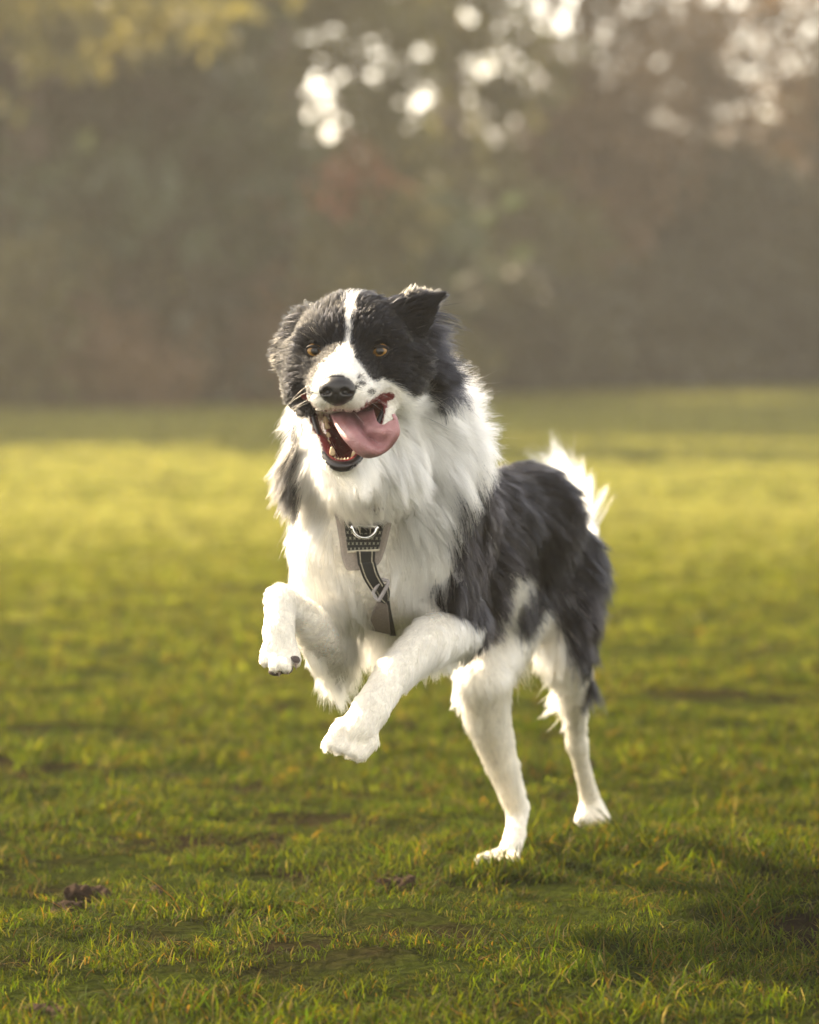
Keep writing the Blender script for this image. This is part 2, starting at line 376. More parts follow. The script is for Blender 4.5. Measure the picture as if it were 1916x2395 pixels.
def leaf_mesh(name, blobs, n, size, seed, shell=.45, flat=0.0):
    """leaf faces spread through ellipsoid lobes, thicker towards their skins, in twig-sized bunches"""
    rg = np.random.default_rng(seed); blobs = np.array(blobs, float); vol = blobs[:, 3] * blobs[:, 4] * blobs[:, 5]; w = vol ** .8; w /= w.sum()
    nb = n // 7; bi = rg.choice(len(blobs), nb, p=w); d = nrm(rg.normal(0, 1, (nb, 3))); r_ = (shell + (1 - shell) * rg.random(nb)) ** .7
    r_ *= .78 + .5 * vnoise(d * 2 + bi[:, None] * 3.1, 1.7, seed)
    c = blobs[bi, :3] + d * r_[:, None] * blobs[bi, 3:6]
    c = np.repeat(c, 7, 0) + rg.normal(0, size * 1.2, (nb * 7, 3)) * [1, 1, .6]; c[:, 2] = np.maximum(c[:, 2], .04); m = len(c)
    u = nrm(rg.normal(0, 1, (m, 3)) * [1, 1, 1 - flat]); v = nrm(np.cross(u, rg.normal(0, 1, (m, 3)))); s_ = size * (.55 + .8 * rg.random(m))[:, None]
    nn = np.cross(u, v) * s_ * .18
    V = np.stack([c - u * s_, c - v * s_ * .42 + nn, c + u * s_, c + v * s_ * .42 + nn], 1).reshape(-1, 3); Fc = np.arange(m * 4).reshape(m, 4)
    return mesh_np(name, V, Fc, False)
def wood_mesh(name, base, h, r0, nb, spread, seed, lean=(0, 0), twigs=0, droop=0.0, zmin=.25):
    rg = np.random.default_rng(seed); base = np.array(base, float); Vs, Fs, o = [], [], 0
    def add(pts, rad, seg):
        nonlocal o
        pts = np.array(pts); T = nrm(np.gradient(pts, axis=0)); U = nrm(np.cross(T, [.31, .85, .42])); W = np.cross(T, U); a = np.arange(seg) * 6.2832 / seg
        Vs.append((pts[:, None] + np.array(rad)[:, None, None] * (np.cos(a)[None, :, None] * U[:, None] + np.sin(a)[None, :, None] * W[:, None])).reshape(-1, 3)); n_ = len(pts)
        for i in range(n_ - 1):
            for k in range(seg): Fs.append((o + i * seg + k, o + i * seg + (k + 1) % seg, o + (i + 1) * seg + (k + 1) % seg, o + (i + 1) * seg + k))
        o += n_ * seg
    f = np.linspace(0, 1, 10); wob = np.cumsum(rg.normal(0, .035 * h / 10, (10, 2)), 0)
    tr = base + np.stack([f * lean[0] + wob[:, 0], f * lean[1] + wob[:, 1], f * h - .05], 1); add(tr, r0 * (1 - .85 * f) * (1 + .5 * np.exp(-f * 14)), 9)
    for k in range(nb):
        t_ = zmin + (1 - zmin) * rg.random(); i = t_ * 9; p = tr[int(i)] * (1 - i % 1) + tr[min(9, int(i) + 1)] * (i % 1); a = rg.random() * 6.283; L_ = spread * (1.1 - .7 * t_) * (.6 + .5 * rg.random())
        g = np.linspace(0, 1, 6)[:, None]; d = np.array([math.cos(a), math.sin(a), .5 - droop + .4 * rg.random()])
        br = p + d * L_ * g + np.array([0, 0, -.35 * droop * L_]) * g ** 2 + np.cumsum(rg.normal(0, .04 * L_, (6, 3)), 0) * g; add(br, (r0 * .32 * (1 - t_ * .6)) * (1 - .85 * g[:, 0]), 5)
        for q in range(twigs):
            j = rg.integers(1, 6); e = nrm(d * .6 + rg.normal(0, .6, 3) + [0, 0, .25]); lt = L_ * (.2 + .4 * rg.random()); g2 = np.linspace(0, 1, 4)[:, None]
            tw = br[j] + e * lt * g2 + np.cumsum(rg.normal(0, .05 * lt, (4, 3)), 0) * g2; add(tw, .012 * (1 - .7 * g2[:, 0]), 3)
    return mesh_np(name, np.concatenate(Vs), Fs)
def tree(name, label, px, Yd, h, r0, blobs, n, size, mat, seed, cat='tree', group=None, nb=14, spread=2.0, twigs=0, extra=None, droop=0.0, zmin=.25, shell=.45):
    x = (px - W_PX / 2) / F_PX * Yd
    e = bpy.data.objects.new(name, None); COL.objects.link(e); e.location = (x, Yd, 0)
    link('trunk', wood_mesh('trunk', (0, 0, 0), h, r0, nb, spread, seed, twigs=twigs, droop=droop, zmin=zmin), e, BARK)
    if n: link('crown', leaf_mesh('crown', blobs, n, size, seed + 1, shell), e, mat)
    for bl_, n2, s2, m2 in (extra or []): link('crown', leaf_mesh('crown', bl_, n2, s2, seed + 7 + n2, .2), e, m2)
    tag(e, label, cat, group); return e
def spread_blobs(n, rx, ry, z0, z1, rad, seed):
    rg = np.random.default_rng(seed); out = []
    for k in range(n):
        a = rg.random() * 6.283; q = math.sqrt(rg.random()); f = (k + .5) / n; z = z0 + (z1 - z0) * f; s = rad * (.75 + .5 * rg.random())
        out.append((math.cos(a) * rx * q * (1.1 - .5 * f), math.sin(a) * ry * q, z, s, s * .9, s * .62))
    return out
TG_, BG_ = 'trees along the far edge of the field', 'bushes at the foot of the far trees'
# left: dark conifers with drooping boughs
tree('conifer_tree', 'dark conifer filling the far left edge of the background', 60, 39.0, 11, .26, spread_blobs(26, 2.0, 1.8, .7, 10, 1.0, 1), 17000, .15, EVER, 900, group=TG_, droop=.6, spread=3.0,
     extra=[([(-.6, -1.6, 3.6, 1.0, .5, .30), (.9, -1.5, 3.15, .9, .5, .22), (.1, -1.7, 4.1, 1.2, .5, .25)], 900, .13, YELL)])  # yellow clusters put sunlit patches into the conifer's colour
tree('conifer_tree', 'dark conifer behind the dog, just left of the bright gap in the trees', 648, 42.0, 12, .28, spread_blobs(26, 1.55, 1.6, .8, 11, .95, 2), 17000, .15, EVER, 920, group=TG_, droop=.6, spread=2.6,
     extra=[([(-.4, -1.4, 1.7, .6, .3, .35), (-.9, -1.4, 1.55, .4, .3, .25)], 90, .10, RUST)])
for k, (x_, yy_, hh) in enumerate(((-5.2, 39.5, 16.6), (-9.0, 40.5, 17.2), (-12.6, 41.0, 16.4), (-16.4, 40.5, 17.4), (-20.4, 40.0, 17.0))):
    tree('conifer_tree', ['first', 'second', 'third', 'fourth', 'fifth'][k] + ' conifer of the row beyond the left edge, counted from the picture', W_PX / 2 + x_ / yy_ * F_PX, yy_, hh, .28, spread_blobs(32, 2.1, 1.6, .8, hh - .8, 1.3, 3 + k), 11000, .23, EVER, 940 + 3 * k, group=TG_, droop=.6, spread=2.6)
for k, (x_, yy_) in enumerate(((-4.6, 53.0), (-8.4, 56.0))):  # unseen conifers added to keep the sun off the right-hand bushes
    tree('conifer_tree', ['dark conifer hidden behind the left-hand trees', 'farther dark conifer hidden behind the left-hand trees'][k], W_PX / 2 + x_ / yy_ * F_PX, yy_, 13, .28, spread_blobs(24, 2.0, 1.6, .8, 12, 1.25, 13 + k), 8000, .24, EVER, 970 + 3 * k, group=TG_, droop=.6, spread=2.6)
tree('overhanging_tree', 'tree at top left with sunlit yellow-green boughs reaching into the picture', -330, 26.8, 6, .14, [(.2, 0, 4.4, 1.6, 1.2, .8), (0, 0, 3.4, 1.2, 1.1, .6)], 2600, .10, OLIVE, 955, group=TG_, droop=.5, spread=1.8,
     extra=[([(1.2, 0, 2.62, .85, .5, .13), (1.9, .1, 2.52, .6, .5, .12), (1.3, -.2, 2.26, .5, .4, .09), (2.25, 0, 2.66, .5, .4, .1), (.75, .2, 2.05, .3, .3, .06)], 520, .07, YELL)])
# centre: a slim tree with a lit yellow-green and rusty lower crown, sky showing beside it
tree('young_tree', 'slim young tree with yellow-green and rusty leaves below the bright gap', 835, 37.0, 4.2, .035, [(-.05, 0, 1.0, .45, .4, .4), (.1, 0, 1.5, .4, .4, .4)], 800, .10, OLIVE, 960, group=TG_, spread=.8, twigs=5, zmin=.2,
     extra=[([(.0, 0, 3.0, .75, .4, .9), (.25, 0, 2.2, .5, .4, .5), (-.3, 0, 3.9, .5, .4, .6)], 2300, .085, OLIVE), ([(-.1, -.3, 1.78, .36, .25, .26), (.08, -.2, 2.1, .22, .2, .2)], 150, .09, RUST), ([(-.05, -.3, .96, .2, .2, .13)], 120, .09, YELL), ([(.3, -.2, 1.95, .35, .2, .5)], 200, .09, YELL)])
tree('spreading_tree', 'spreading tree with olive boughs reaching over the bright gap', 1052, 45.0, 9, .20, [(-.1, 0, 3.9, .75, .7, .35), (.5, .2, 3.3, .7, .7, .5), (-.1, .3, 2.2, .8, .8, .6), (.6, 0, 1.6, .9, .8, .6), (.2, .2, 5.2, 1.6, 1.2, .7), (.4, 0, 6.6, 1.5, 1.2, .9), (.1, 0, 1.0, .9, .8, .5)], 7600, .13, OLIVE, 980, group=TG_, spread=2.2, twigs=4, zmin=.2)
# right: twiggy brown trees, thinning to sky at the top right
tree('bare_tree', 'brown twiggy tree right of the dog with reddish-brown leaves', 1370, 47.0, 7.5, .16, [(0, 0, 2.4, 1.1, .9, .9), (-.3, .2, 1.4, 1.0, .9, .7)], 4200, .12, BROWN, 1000, group=TG_, nb=34, spread=2.1, twigs=12, zmin=.1, shell=.25,
     extra=[([(.1, 0, 3.6, 1.2, .9, 1.0), (-.2, 0, 4.6, 1.0, .8, .6)], 1500, .10, BROWN)])
tree('bare_tree', 'thin twiggy tree at right with pale sky above its crown', 1640, 49.0, 5.4, .13, [(0, 0, 1.5, 1.1, .9, .7), (.1, 0, 2.2, .9, .8, .5)], 3600, .12, DARKL, 1020, group=TG_, nb=34, spread=2.0, twigs=13, zmin=.1, shell=.25,
     extra=[([(-.1, 0, 3.0, 1.2, .8, .9), (-.4, 0, 4.0, 1.0, .8, .6)], 2400, .09, BROWN)])
tree('bare_tree', 'thin twiggy tree at the right edge of the picture', 1900, 50.0, 4.8, .12, [(0, 0, 1.4, 1.1, .9, .7), (-.2, 0, 2.0, .9, .8, .45)], 3600, .12, OLIVE, 1040, group=TG_, nb=32, spread=2.0, twigs=13, zmin=.1, shell=.25,
     extra=[([(0, 0, 2.7, 1.2, .8, .8), (-.3, 0, 3.6, .9, .8, .5), (-.2, 0, 4.3, 1.4, .8, .6)], 2600, .09, BROWN)])
tree('leafy_tree', 'olive-green tree standing out of the frame beyond the right edge', 2330, 50.0, 8, .2, spread_blobs(14, 1.6, 1.4, 1.2, 7, 1.0, 5), 7000, .15, OLIVE, 1060, group=TG_)
# undergrowth, each bush its own thing
BUSH = [(-60, 36.6, 1.5, OLIVE, 'olive bush at the far left edge of the field'), (140, 37.2, 1.25, BROWN, 'brownish bush at far left, beside the olive bush'), (330, 38.0, 1.5, DARKL, 'dark bramble bush left of the brown thicket'),
        (520, 38.6, 1.3, BROWN, 'brown thicket just left of the dog\'s head'), (720, 40.0, 1.45, DARKL, 'dark bush directly behind the dog\'s head'), (930, 42.0, 1.35, OLIVE, 'olive bush just right of the dog\'s raised ear'),
        (1110, 44.0, 1.5, DARKL, 'dark bush right of the dog, under the spreading tree'), (1290, 45.5, 1.55, DARKL, 'broad dark bush in front of the brown twiggy tree'), (1480, 47.0, 1.4, DARKL, 'dark low bush between the two twiggy trees'),
        (1660, 48.0, 1.6, DARKL, 'dark bush under the thin twiggy tree'), (1850, 49.0, 1.5, DARKL, 'dark bush at the right edge of the picture')]
for k, (px, Yd, h, mt, lab) in enumerate(BUSH):
    rg = np.random.default_rng(60 + k); w = .75
    bl_ = [(rg.normal(0, .45), rg.normal(0, .3), h * (.22 + .5 * rg.random()), w * (.6 + .4 * rg.random()), .6, h * (.26 + .12 * rg.random())) for _ in range(7)] + [(-.35, 0, .22, .7, .5, .3), (.35, 0, .22, .7, .5, .3)]
    tree('bush', lab, px, Yd, h * .9, .035, bl_, 3000, .10, mt, 1100 + 20 * k, 'bush', BG_, nb=10, spread=.7, twigs=3, zmin=.05, extra=[([(rg.normal(0, .5), -.6, h * .6, .25, .15, .15)], 24, .08, YELL)] if k in (0, 2, 4) else None)  # a few yellow leaves coloured to read as sunlit spots
# a hazy wood far behind, one mass
wood = link('distant_woodland', leaf_mesh('distant_woodland', [(x_, 130 + 8 * math.sin(x_ * 1.7), 2.2 + 1.2 * math.sin(x_ * .9 + 1), 4.5, 4, 2.6 + 1.0 * math.sin(x_ * 1.3)) for x_ in np.arange(-60, 61, 4.0)], 30000, .45, 77), None, EVER)
tag(wood, 'distant wood seen faintly through the gaps between the near trees', 'woodland', kind='stuff')

# ------------------------------------------------------------------ haze
hzb = bmesh.new(); bmesh.ops.create_cube(hzb, size=1); hme = bpy.data.meshes.new('haze'); hzb.to_mesh(hme); hzb.free()
kh = NT('haze_air'); pv = kh.n('VolumePrincipled', Color=(1, .955, .86, 1), Density=HAZE_D, Anisotropy=.35); kh.surf(pv.outputs[0], vol=True)
hz = link('haze', hme, None, kh.m); hz.scale = (400, 560, 24); hz.location = (0, 200, 24 / 2 - 1.5)
tag(hz, 'thin sunlit haze filling the air over the whole field', 'haze', kind='stuff')
# ------------------------------------------------------------------ the dog: implicit body
PR = []                                            # primitives: kind, geometry, blend, tag
def rc(a, b, ra, rb, k=.03, g='trunk'):
    PR.append(('rc', np.array(a, float), np.array(b, float), ra, rb, k, g))
def ell(c, r, B=None, k=.03, g='trunk'):
    PR.append(('el', np.array(c, float), np.array(r, float), np.eye(3) if B is None else np.array(B, float), 0, k, g))
def prc(a, b, k=.03, g='trunk'):                   # a, b = (px, py, Y, r_px)
    rc(P(*a[:3]), P(*b[:3]), M_(a[3], a[2]), M_(b[3], b[2]), k, g)
def chain(pts, k=.02, g='trunk'):
    for i_, (a, b) in enumerate(zip(pts[:-1], pts[1:])): prc(a, b, k if i_ == 0 else min(k, .005), g)

YAW = R(6.0)
HEAD_O = P(814, 822, 4.78)
h_r = np.array([math.cos(YAW), -math.sin(YAW), 0]); h_f = np.array([-math.sin(YAW), -math.cos(YAW), 0]); h_u = np.array([0, 0, 1.0])
HB = np.stack([h_r, h_f, h_u], 1)                  # local (x right, y forward, z up) -> world
def hl(x, y, z): return HEAD_O + HB @ np.array([x, y, z])
def to_head(p): return (p - HEAD_O) @ HB
def hrc(a, b, ra, rb, k=.012, g='head'): rc(hl(*a), hl(*b), ra, rb, k, g)
def hel(c, r, k=.012, g='head'): ell(hl(*c), r, HB, k, g)

# trunk
prc((985, 1205, 5.20, 105), (1225, 1215, 5.52, 98), .05, 'trunk')
prc((890, 1330, 5.08, 105), (1060, 1350, 5.30, 105), .05, 'trunk')
prc((1060, 1350, 5.30, 105), (1190, 1395, 5.52, 78), .05, 'trunk')
prc((1225, 1215, 5.52, 95), (1294, 1325, 5.68, 80), .05, 'trunk')
prc((870, 1270, 5.04, 105), (985, 1230, 5.16, 125), .05, 'chest')
prc((850, 1330, 5.05, 95), (900, 1400, 5.12, 80), .05, 'chest')
# neck and ruff
prc((880, 900, 4.95, 108), (915, 1080, 5.05, 150), .05, 'neck')
prc((915, 1080, 5.05, 148), (965, 1190, 5.16, 132), .05, 'neck')
prc((860, 1050, 4.99, 140), (880, 1120, 5.02, 135), .05, 'ruff')
# forelimbs
chain([(760, 1275, 5.03, 75), (762, 1400, 5.05, 66), (785, 1545, 5.10, 46)], .035, 'r_upper_arm')
chain([(780, 1530, 5.08, 44), (715, 1450, 4.97, 38), (660, 1405, 4.90, 33)], .007, 'r_forearm')
chain([(658, 1402, 4.895, 34), (652, 1475, 4.87, 34), (655, 1515, 4.865, 37)], .007, 'r_paw')
for dx, dy, dY in ((-34, 0, .0), (-12, 14, -.014), (14, 14, -.014), (37, 0, .0)):
    prc((654 + dx * .8, 1515 + dy * .5, 4.86, 15), (654 + dx, 1545 + dy, 4.848 + dY, 14.5), .0035, 'r_paw')
chain([(985, 1275, 5.06, 92), (1010, 1370, 5.08, 84), (1062, 1465, 5.12, 66)], .035, 'l_upper_arm')
chain([(1062, 1460, 5.11, 62), (1000, 1500, 5.00, 49), (925, 1570, 4.93, 39)], .007, 'l_forearm')
chain([(922, 1572, 4.925, 39), (868, 1660, 4.87, 40), (838, 1706, 4.85, 42)], .007, 'l_paw')
for ox, oy in ((-36, -14), (-13, 1), (12, 15), (36, 30)):
    prc((836 + ox, 1706 + oy * .9, 4.85, 16), (806 + ox * 1.05, 1750 + oy * .6, 4.832, 14.5), .0035, 'l_paw')
# hind limbs
chain([(1240, 1330, 5.66, 80), (1170, 1470, 5.50, 84), (1130, 1590, 5.43, 60)], .04, 'r_thigh')
chain([(1130, 1590, 5.43, 60), (1140, 1680, 5.466, 50), (1172, 1785, 5.506, 34), (1207, 1885, 5.545, 25)], .007, 'r_shank')
chain([(1212, 1888, 5.56, 24), (1206, 1950, 5.53, 23), (1190, 1998, 5.50, 26)], .007, 'r_foot')
for ox, oy, l in ((-40, -4, 1), (-14, 5, 1.1), (13, 7, 1.1), (37, 1, .9)):
    prc((1186 + ox * .45, 2000 + oy * .4, 5.50, 15), (1164 + ox, 2016 + oy, 5.44, 14.0), .0035, 'r_foot')
chain([(1312, 1335, 5.64, 78), (1312, 1440, 5.60, 72), (1316, 1530, 5.59, 55)], .04, 'l_thigh')
chain([(1318, 1525, 5.59, 53), (1335, 1620, 5.66, 36), (1346, 1700, 5.73, 21), (1349, 1738, 5.755, 22)], .007, 'l_shank')
chain([(1349, 1735, 5.755, 22), (1366, 1812, 5.80, 19), (1382, 1874, 5.84, 23)], .007, 'l_foot')
for ox, oy in ((-26, 4), (-8, 9), (12, 8), (30, 1)):
    prc((1383 + ox * .5, 1887, 5.84, 15), (1384 + ox, 1914 + oy, 5.82, 14), .006, 'l_foot')
# tail
chain([(1340, 1300, 5.72, 30), (1362, 1266, 5.82, 24), (1352, 1198, 5.90, 20), (1322, 1130, 5.96, 14)], .02, 'tail')

# head
hel((0, -.060, .010), (.060, .066, .046), .02)
hel((0, -.018, .016), (.047, .034, .029), .02)
for s in (-1, 1):
    hrc((s * .020, .002, .014), (s * .046, -.012, .012), .014, .013, .012)
    hel((s * .046, -.030, -.032), (.028, .044, .036), .018)
    hrc((s * .034, .008, -.020), (s * .060, -.045, -.008), .015, .018, .014)
    hrc((s * .018, .012, -.034), (s * .015, .076, -.046), .026, .0195, .014, 'muzzle')
    hrc((s * .047, -.012, -.052), (s * .031, .020, -.090), .0115, .0095, .006, 'jaw')
    hrc((s * .031, .020, -.090), (s * .0145, .047, -.1205), .0095, .007, .006, 'jaw')
hrc((0, .000, -.006), (0, .086, -.034), .026, .019, .014, 'muzzle')
hrc((-.010, .050, -.1235), (.010, .050, -.1235), .0072, .0072, .006, 'jaw')
hrc((0, -.040, -.085), (0, .030, -.119), .036, .016, .008, 'jaw')
hrc((0, .030, -.119), (0, .047, -.1225), .016, .008, .006, 'jaw')
hrc((0, -.085, -.055), (.012, -.125, -.13), .045, .055, .03, 'throat')
rc(hl(0, -.05, -.01), P(900, 930, 4.98), .055, M_(120, 4.98), .03, 'neck')
# ears: right one folded back along the skull, left one blown up and out
rc(hl(-.050, -.052, .030), hl(-.066, -.066, .008), .014, .015, .010, 'r_ear')
rc(hl(-.066, -.066, .008), hl(-.078, -.052, -.012), .014, .005, .008, 'r_ear')
rc(hl(.046, -.055, .034), hl(.066, -.062, .046), .021, .014, .010, 'l_ear')
rc(hl(.066, -.062, .048), hl(.0925, -.066, .0600), .013, .004, .008, 'l_ear')
rc(hl(.030, -.055, .038), hl(.070, -.062, .052), .012, .010, .010, 'l_ear')
rc(hl(.058, -.060, .024), hl(.078, -.070, .044), .018, .007, .010, 'l_ear')
NPR = len(PR)

def prim_d(i, p):
    q = PR[i]
    if q[0] == 'rc':
        a, b, ra, rb = q[1:5]; ab = b - a
        t = np.clip(((p - a) @ ab) / (ab @ ab + 1e-12), 0, 1)
        return np.linalg.norm(p - a - t[..., None] * ab, axis=-1) - (ra + (rb - ra) * t)
    c, r, B = q[1:4]
    l = (p - c) @ B
    k0 = np.linalg.norm(l / r, axis=-1); k1 = np.linalg.norm(l / (r * r), axis=-1)
    return k0 * (k0 - 1) / np.maximum(k1, 1e-6)
def pbox(i):
    q = PR[i]
    if q[0] == 'rc':
        m = max(q[3], q[4]); return np.minimum(q[1], q[2]) - m, np.maximum(q[1], q[2]) + m
    m = q[2].max(); return q[1] - m, q[1] + m
lo = np.min([pbox(i)[0] for i in range(NPR)], 0) - .02; hi = np.max([pbox(i)[1] for i in range(NPR)], 0) + .02
ax = [axis([(lo[0], .0034), (-.19, .0026), (.14, .0038), (hi[0], 0)]),
      axis([(lo[1], .0026), (4.92, .005), (5.38, .0035), (5.52, .005), (hi[1], 0)]),
      axis([(lo[2], .0028), (.06, .0042), (.50, .0028), (hi[2], 0)])]
shape = tuple(len(a) for a in ax)
D = np.full(shape, .08, np.float32)
for i in range(NPR):
    k = PR[i][5]; l, h = pbox(i); pad = k + .012
    s = [slice(max(0, np.searchsorted(ax[d], l[d] - pad) - 1), np.searchsorted(ax[d], h[d] + pad) + 1) for d in range(3)]
    g = np.stack(np.meshgrid(ax[0][s[0]], ax[1][s[1]], ax[2][s[2]], indexing='ij'), -1)
    D[s[0], s[1], s[2]] = smin(D[s[0], s[1], s[2]], prim_d(i, g).astype(np.float32), k)
def carve(fn, l, h, k):
    s = [slice(max(0, np.searchsorted(ax[d], l[d]) - 1), np.searchsorted(ax[d], h[d]) + 1) for d in range(3)]
    g = np.stack(np.meshgrid(ax[0][s[0]], ax[1][s[1]], ax[2][s[2]], indexing='ij'), -1)
    D[s[0], s[1], s[2]] = -smin(-D[s[0], s[1], s[2]], fn(g).astype(np.float32), k)
def seg_d(a, b, ra, rb):
    a, b = np.array(a), np.array(b); ab = b - a
    def fn(p):
        t = np.clip(((p - a) @ ab) / (ab @ ab), 0, 1)
        return np.linalg.norm(p - a - t[..., None] * ab, axis=-1) - (ra + (rb - ra) * t)
    return fn
hb = (HEAD_O - .17, HEAD_O + .17)
# mouth: two wedges opening forward, a tray in the lower jaw, eye sockets, nostril bed
for s in (-1, 1):
    carve(seg_d(hl(s * .020, -.012, -.073), hl(s * .013, .085, -.0895), .011, .0185), *hb, .004)
    carve(seg_d(hl(s * .034, -.006, -.062), hl(s * .028, .030, -.078), .0065, .0115), *hb, .004)
    carve(seg_d(hl(s * .0362, .010, .0), hl(s * .037, .03, .0), .0088, .010), *hb, .004)
carve(seg_d(hl(0, -.010, -.082), hl(0, .043, -.1125), .021, .0105), *hb, .004)

BV, BQ = surface_nets(D, ax)
BV = smooth(BV, BQ, 2)
BN = vnormals(BV, BQ)
# ------------------------------------------------------------------ the dog: coat parameters on the body surface
REAR = nrm([.42, .90, -.06]); DOWN = np.array([0, 0, -1.0]); BACKH = -h_f
#            length lift  extra flow vector                     own-axis flow
FUR = {
    'trunk':       (.042, .26, nrm(REAR + [0, 0, -.55]), 0.0),
    'chest':       (.034, .24, nrm([.05, .15, -1]), 0.0),
    'neck':        (.058, .42, nrm([.55, .45, -.35]), 0.0),
    'ruff':        (.060, .34, nrm([.25, .20, -.9]), 0.0),
    'throat':      (.030, .30, nrm([.35, .30, -.8]), 0.0),
    'r_upper_arm': (.024, .24, nrm([-.02, .10, -1]), 0.0),
    'r_forearm':   (.014, .30, nrm([0, .05, -.3]), .9),
    'r_paw':       (.0055, .24, nrm([0, 0, -.1]), 1.0),
    'l_upper_arm': (.030, .26, nrm([.15, .35, -1]), 0.0),
    'l_forearm':   (.014, .30, nrm([0, .1, -.3]), .9),
    'l_paw':       (.0075, .26, nrm([0, 0, -.1]), 1.0),
    'r_thigh':     (.015, .22, nrm([.1, .3, -1]), 0.0),
    'r_shank':     (.013, .28, nrm([0, .1, -.2]), 1.0),
    'r_foot':      (.0045, .22, nrm([0, 0, -.1]), 1.0),
    'l_thigh':     (.042, .28, nrm([.25, .45, -1]), 0.0),
    'l_shank':     (.014, .28, nrm([0, .1, -.2]), 1.0),
    'l_foot':      (.0055, .2, nrm([0, 0, -.1]), 1.0),
    'tail':        (.022, .36, nrm([0, .0, 1.]), .5),
    'head':        (.013, .30, nrm(BACKH + [0, 0, .25]), 0.0),
    'muzzle':      (.0055, .25, nrm(BACKH + [0, 0, .05]), 0.0),
    'jaw':         (.008, .35, nrm(BACKH + [0, 0, -.5]), 0.0),
    'r_ear':       (.016, .40, nrm([-.2, .3, .1]), .6),
    'l_ear':       (.014, .34, nrm([.2, .2, .3]), .7),
}
GN = [PR[i][6] for i in range(NPR)]
WV = np.stack([np.exp(-np.maximum(prim_d(i, BV), -.02) / .011) for i in range(NPR)], 1)
WV /= WV.sum(1, keepdims=True)
own = []
for i in range(NPR):
    q = PR[i]; axv = nrm(q[2] - q[1]) if q[0] == 'rc' else np.zeros(3)
    f = FUR[GN[i]]; own.append(f[2] * (1 - f[3] * .8) + axv * f[3])
own = np.array(own)
vLen = WV @ np.array([FUR[g][0] for g in GN]); vLift = WV @ np.array([FUR[g][1] for g in GN])
vFlow = WV @ own
gw = {g: WV[:, [i for i in range(NPR) if GN[i] == g]].sum(1) for g in FUR}
HL = to_head(BV)                                    # head-local coordinates of every vertex
PX = project(BV)
headw = gw['head'] + gw['muzzle'] + gw['jaw'] + gw['r_ear'] + gw['l_ear']
# head: short on the face, long on the cheeks and behind the ears
back = np.clip((-HL[:, 1] - .010) / .055, 0, 1); low = np.clip((.03 - HL[:, 2]) / .05, 0, 1)
side = np.clip((np.abs(HL[:, 0]) - .030) / .03, 0, 1)
vLen += gw['head'] * (.003 + .034 * back * side * low + .010 * back)
face = gw['head'] * np.clip((HL[:, 1] + .02) / .02, 0, 1)
vLen = vLen * (1 - face) + .0075 * face
vFlow += (gw['head'] * side)[:, None] * (np.sign(HL[:, 0])[:, None] * h_r * .8 + h_u * -.35 * low[:, None])
# ruff: the hair streams out from under the chin, blown to the right and back
cen = P(800, 930, 4.9); rad = BV - cen; rad[:, 1] *= .3; rad = nrm(rad)
nk = (gw['neck'] + gw['ruff'] + gw['throat'])
vFlow = vFlow * (1 - nk[:, None]) + nk[:, None] * nrm(rad + [.16, .22, -.22])
# chest: hair shorter where the harness sits, longer tuft between the forelegs
tuft = np.exp(-((PX[:, 0] - 880) / 70) ** 2 - ((PX[:, 1] - 1440) / 60) ** 2) * gw['chest']
vLen += .025 * tuft
# belly fringe, breeches, elbow feathers: undersides and rear edges grow long hair
under = np.clip(-BN[:, 2] - .35, 0, 1) * (gw['trunk'] + .6 * gw['chest'])
vLen += .030 * under
rearf = np.clip(BN @ REAR - .15, 0, 1)
vLen += rearf * (.045 * gw['l_thigh'] + .030 * gw['r_thigh'] + .028 * gw['l_shank'] * (PX[:, 1] < 1660) + .030 * gw['r_upper_arm'] + .015 * gw['l_forearm'] + .02 * gw['l_upper_arm'])
vLen += np.clip(-BN[:, 2], 0, 1) * (.018 * gw['r_forearm'] + .012 * gw['l_forearm'])
vLen *= .85 + .3 * vnoise(BV, 40, 3)
vFlow += .38 * nvec(BV, 22, 5) * (1 - .6 * headw)[:, None]

# ---- where there is no fur: mouth, eyes, nose
inmouth = (HL[:, 1] > -.03) & (HL[:, 1] < .085) & (np.abs(HL[:, 0]) < .052) & (HL[:, 2] < -.045) & (HL[:, 2] > -.135)
mN = BN @ HB                                        # normals in head space
cx = np.clip((HL[:, 1] + .02) / .07, 0, 1)
midz = -.066 - .030 * cx                            # centre line of the gape
faces_in = (np.stack([-HL[:, 0] * .35, HL[:, 1] * 0, midz - HL[:, 2]], 1) * mN).sum(1)
mouth = inmouth & (faces_in > .004 * 0.6) & ((HL[:, 2] < -.072) | (mN[:, 2] < -.35))
mouth &= ~((HL[:, 2] < -.129))
MOUTH_PX = [(737, 968), (770, 966), (808, 966), (868, 950), (914, 925), (906, 950), (890, 1003), (862, 1050), (846, 1072), (809, 1082), (776, 1080), (752, 1020)]
mouth |= inpoly(PX, MOUTH_PX) & (HL[:, 1] > -.06) & (BN[:, 1] < .3) & (HL[:, 2] < -.05) & (HL[:, 1] < .075)
eye_d = np.minimum(*[np.hypot((HL[:, 0] - s * .0362) / 1.2, HL[:, 2]) for s in (-1, 1)])
eyeb = (eye_d < .0090) & (HL[:, 1] > -.02)
noseb = np.linalg.norm((HL - [0, .100, -.041]) / [.020, .016, .017], axis=1) < 1.0
bare = (mouth | eyeb | noseb).astype(float)

